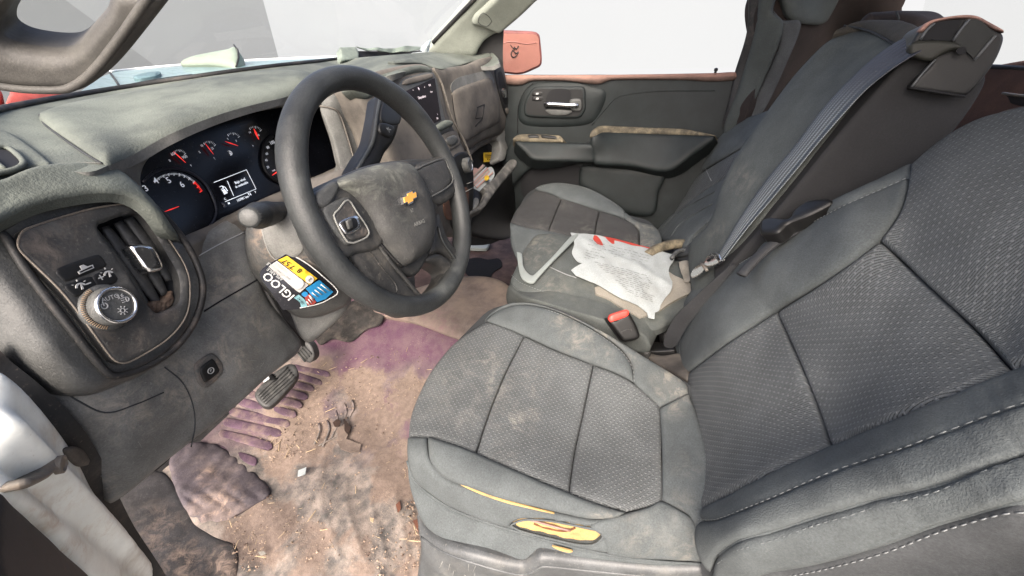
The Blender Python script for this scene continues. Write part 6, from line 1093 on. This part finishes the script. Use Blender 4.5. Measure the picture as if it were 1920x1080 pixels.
mesh('rear_pane', [(.3, -.66, -.12+EYE), (1.66, -.66, -.12+EYE), (1.6, -.55, .33+EYE), (.3, -.55, .33+EYE), (.3, -.665, -.12+EYE), (1.66, -.665, -.12+EYE), (1.6, -.555, .33+EYE), (.3, -.555, .33+EYE)], [(0, 1, 2, 3), (7, 6, 5, 4), (0, 4, 5, 1), (1, 5, 6, 2), (2, 6, 7, 3), (3, 7, 4, 0)], m_glass, rw, smooth=False)
BB = Field([(1890, 190, 'y', -.55), (1920, 190, 'y', -.54), (1900, 215, 'y', -.54)])
hk = thing('belt_anchor', BB.P0([(1905, 190)])[0], 'small steel belt anchor on the rear wall at the right edge', 'belt anchor')
panel('plate', [(1890, 176), (1940, 180), (1940, 200), (1902, 196), (1896, 186)], BB, m_brown, hk, step=4, puff=.006, edge=5); line('wire', [(1892, 176), (1920, 180), (1940, 182)], BB.up(.008), .0022, m_steel, hk); line('wire', [(1888, 214), (1905, 209), (1940, 202)], BB.up(.008), .0022, m_steel, hk)
# windscreen
V = []; Fc = []; nb_ = 14
for i in range(nb_+1):
    f = i/nb_; x = .16+1.54*f; yb = .90+.13*math.sin(math.pi*(f*.9+.05)); 
    for k in range(5): g_ = k/4; V.append((x+(.93-x)*.12*g_, yb*(1-g_)+(.14+.05*math.sin(math.pi*f))*g_, EYE+(-.125)*(1-g_)+.365*g_))
for i in range(nb_):
    for k in range(4): Fc.append((i*5+k, (i+1)*5+k, (i+1)*5+k+1, i*5+k+1))
ws_ = mesh('windshield', V, Fc, m_windshield); md = ws_.modifiers.new('thickness', 'SOLIDIFY'); md.thickness = .005; tag(ws_, 'dusty clear windscreen sloping over the dashboard', 'windscreen')
line('windshield_seal', [(-60, 226), (0, 208), (160, 178), (320, 153), (480, 130), (640, 111)], DTOP, .0055, m_seal, da, lift=.002)
# driver side pillar with its grab handle, close to the lens
HP = Field([(0, 100, 'y', .54), (150, 150, 'y', .51), (300, 0, 'y', .42)])
dp_ = thing('windshield_pillar', HP.P0([(120, 120)])[0], 'big grey brown grab handle on the near pillar at the top left corner', 'pillar')
opn = [(207, 0), (200, 17), (173, 50), (150, 75), (127, 87), (83, 87), (33, 78), (6, 62), (3, 43), (10, 27), (27, 0)]
m_hand = pm('grab_handle_vinyl', (.065, .062, .056), .6, (.12, .115, .10), .5, 8, (900, .3), speck=.3, up=False)
panel('grab_handle', [(-60, -30, 1), (-60, 158, 1), (0, 157), (50, 163), (127, 167), (157, 163), (187, 146), (217, 121), (247, 88), (293, 30), (320, -5), (338, -30, 1), (216, -30, 1)]+opn+[(42, -30, 1)], HP, m_hand, dp_, step=5, puff=.016, edge=30, skirt=.03)
line('handle_ridge', [(-40, 138), (0, 141), (60, 149), (130, 150), (160, 138), (190, 112), (230, 62), (270, 5), (290, -25)], HP.up(.018), .0035, m_hand, dp_)
# ---------------------------------------------------------------- outside: hood, wiper, red bodywork, tray of papers on the dashboard
HF = Field([(120, 195, 'y', 1.35), (400, 148, 'z', -.20), (400, 119, 'z', -.195), (640, 107, 'z', -.17), (225, 160, 'z', -.21), (205, 137, 'z', -.20), (640, 120, 'z', -.18), (300, 126, 'z', -.20)])
ho = thing('hood', (1.2, 1.7, -.2), 'white engine hood with painted teal reflection seen through the windscreen', 'hood')
panel('hood_panel', [(60, 230), (110, 200), (150, 172), (206, 138), (300, 127), (450, 116), (636, 106), (660, 120), (640, 140), (300, 190)], HF, m_hood, ho, step=8, skirt=.03)
line('hood_edge', [(208, 134), (300, 125), (450, 114), (636, 106)], HF, .006, m_hoodw, ho); line('shut_line', [(206, 137), (216, 150), (226, 166)], HF, .004, m_seal, ho, lift=.002)
line('shut_line', [(120, 185), (180, 172), (226, 162), (300, 148), (360, 140)], HF, .0022, m_seam, ho, lift=.001)
m_vent = pm('cowl_grey', (.10, .16, .17), .6, None)
wi = panel('wiper', [(252, 150), (275, 142), (303, 140), (296, 147), (262, 153)], HF.up(.01), m_vent, step=4, puff=.006, edge=4, skirt=.01); tag(wi, 'dark wiper arm end lying low on the hood cowl', 'wiper')
GF = Field([(350, 118, 'y', 2.2), (445, 90, 'y', 2.0), (445, 128, 'y', 1.9)])
gr = panel('hood_scoop', [(340, 122), (360, 109), (400, 100), (432, 94), (441, 88, 1), (447, 96), (450, 112), (446, 126), (440, 130, 1), (400, 122)], GF, m_green, step=5, puff=.02, edge=10, skirt=.04); tag(gr, 'pale green curved panel standing on the far edge of the hood', 'panel'); line('edge', [(441, 88), (448, 96), (450, 112), (445, 129)], GF.up(.01), .004, m_seal, gr)
RF = Field([(20, 165, 'y', 2.6), (120, 165, 'y', 2.6), (100, 195, 'y', 2.5), (10, 205, 'y', 2.5)])
rd = panel('red_fender', [(26, 163), (60, 158), (108, 162), (125, 176), (132, 186), (100, 196), (14, 208), (18, 185)], RF, m_redcar, step=5, puff=.04, edge=14, skirt=.1); tag(rd, 'faded red bodywork of another vehicle beyond the windscreen', 'car body')
rd2 = panel('red_fender', [(-20, 170), (2, 174), (6, 184), (0, 196), (-20, 200)], RF, m_redcar, step=5, puff=.03, edge=8, skirt=.1); tag(rd2, 'small red bodywork corner at the very left edge outside', 'car body')
TF = Field([(640, 112, 'y', .90), (668, 110, 'y', .90), (640, 88, 'y', .93), (670, 90, 'y', .93), (780, 95, 'y', .95), (800, 88, 'y', .95), (825, 105, 'y', .93)])
ty = thing('document_tray', TF.P0([(660, 105)])[0], 'grey green folder box with dark papers lying on top of the dashboard', 'folder')
panel('end_flap', [(637, 89, 1), (667, 88, 1), (672, 98), (672, 112, 1), (640, 114, 1)], TF, pm('folder_green_grey', (.17, .20, .17), .7, (.3, .33, .28), .5), ty, step=5, puff=.003, edge=4, skirt=.02)
panel('dark_inside', [(670, 90, 1), (700, 91), (780, 92), (796, 90), (796, 102), (740, 103), (690, 108), (672, 111, 1)], TF.up(-.012), m_void, ty, step=5); panel('paper', [(668, 88, 1), (720, 90), (790, 87), (770, 97), (730, 96), (700, 95)], TF.up(.0), m_green, ty, step=4, skirt=.003, disp=crumple(.004, .12)); panel('paper', [(770, 101), (795, 98), (822, 100), (790, 104)], TF.up(.004), m_paper, ty, step=4, skirt=.002)
fo = panel('foil_wrapper', [(790, 88), (800, 82), (812, 81), (824, 86), (827, 94), (818, 97), (822, 101), (806, 102), (796, 98)], TF.up(.012), pm('crumpled_foil', (.45, .52, .53), .3, (.3, .33, .3), .4, 40, (200, .2), metal=.3, up=False), step=2.5, puff=.01, edge=5, skirt=.02, disp=crumple(.006, .5)); tag(fo, 'crumpled pale foil wrapper beside the papers on the dashboard top', 'wrapper')

# ---------------------------------------------------------------- rest of the cab shell, beside and behind the seats
q_ = box('pillar', (.115, -.47, -.25), (.07, .36, 1.3), m_white, bevel=.02); q_.name = 'door_pillar'; tag(q_, 'white painted rear door pillar on the driver side, behind the driver seat', 'pillar')
q_ = box('lower_panel', (.92, -.70, -.57), (1.60, .04, .88), m_rear, rw, bevel=.01)

for o in bpy.data.objects:
    if o.get('category') == 'car seat': o['group'] = 'seats of the cab'
    if o.name.startswith('printed_sheet'): o['group'] = 'printed sheets on the centre seat'
    if o.type == 'MESH' and o.name.startswith(('stitching', 'printed_lines', 'scale_marks', 'redline_marks', 'knob_ridges')): o['kind'] = 'stuff'
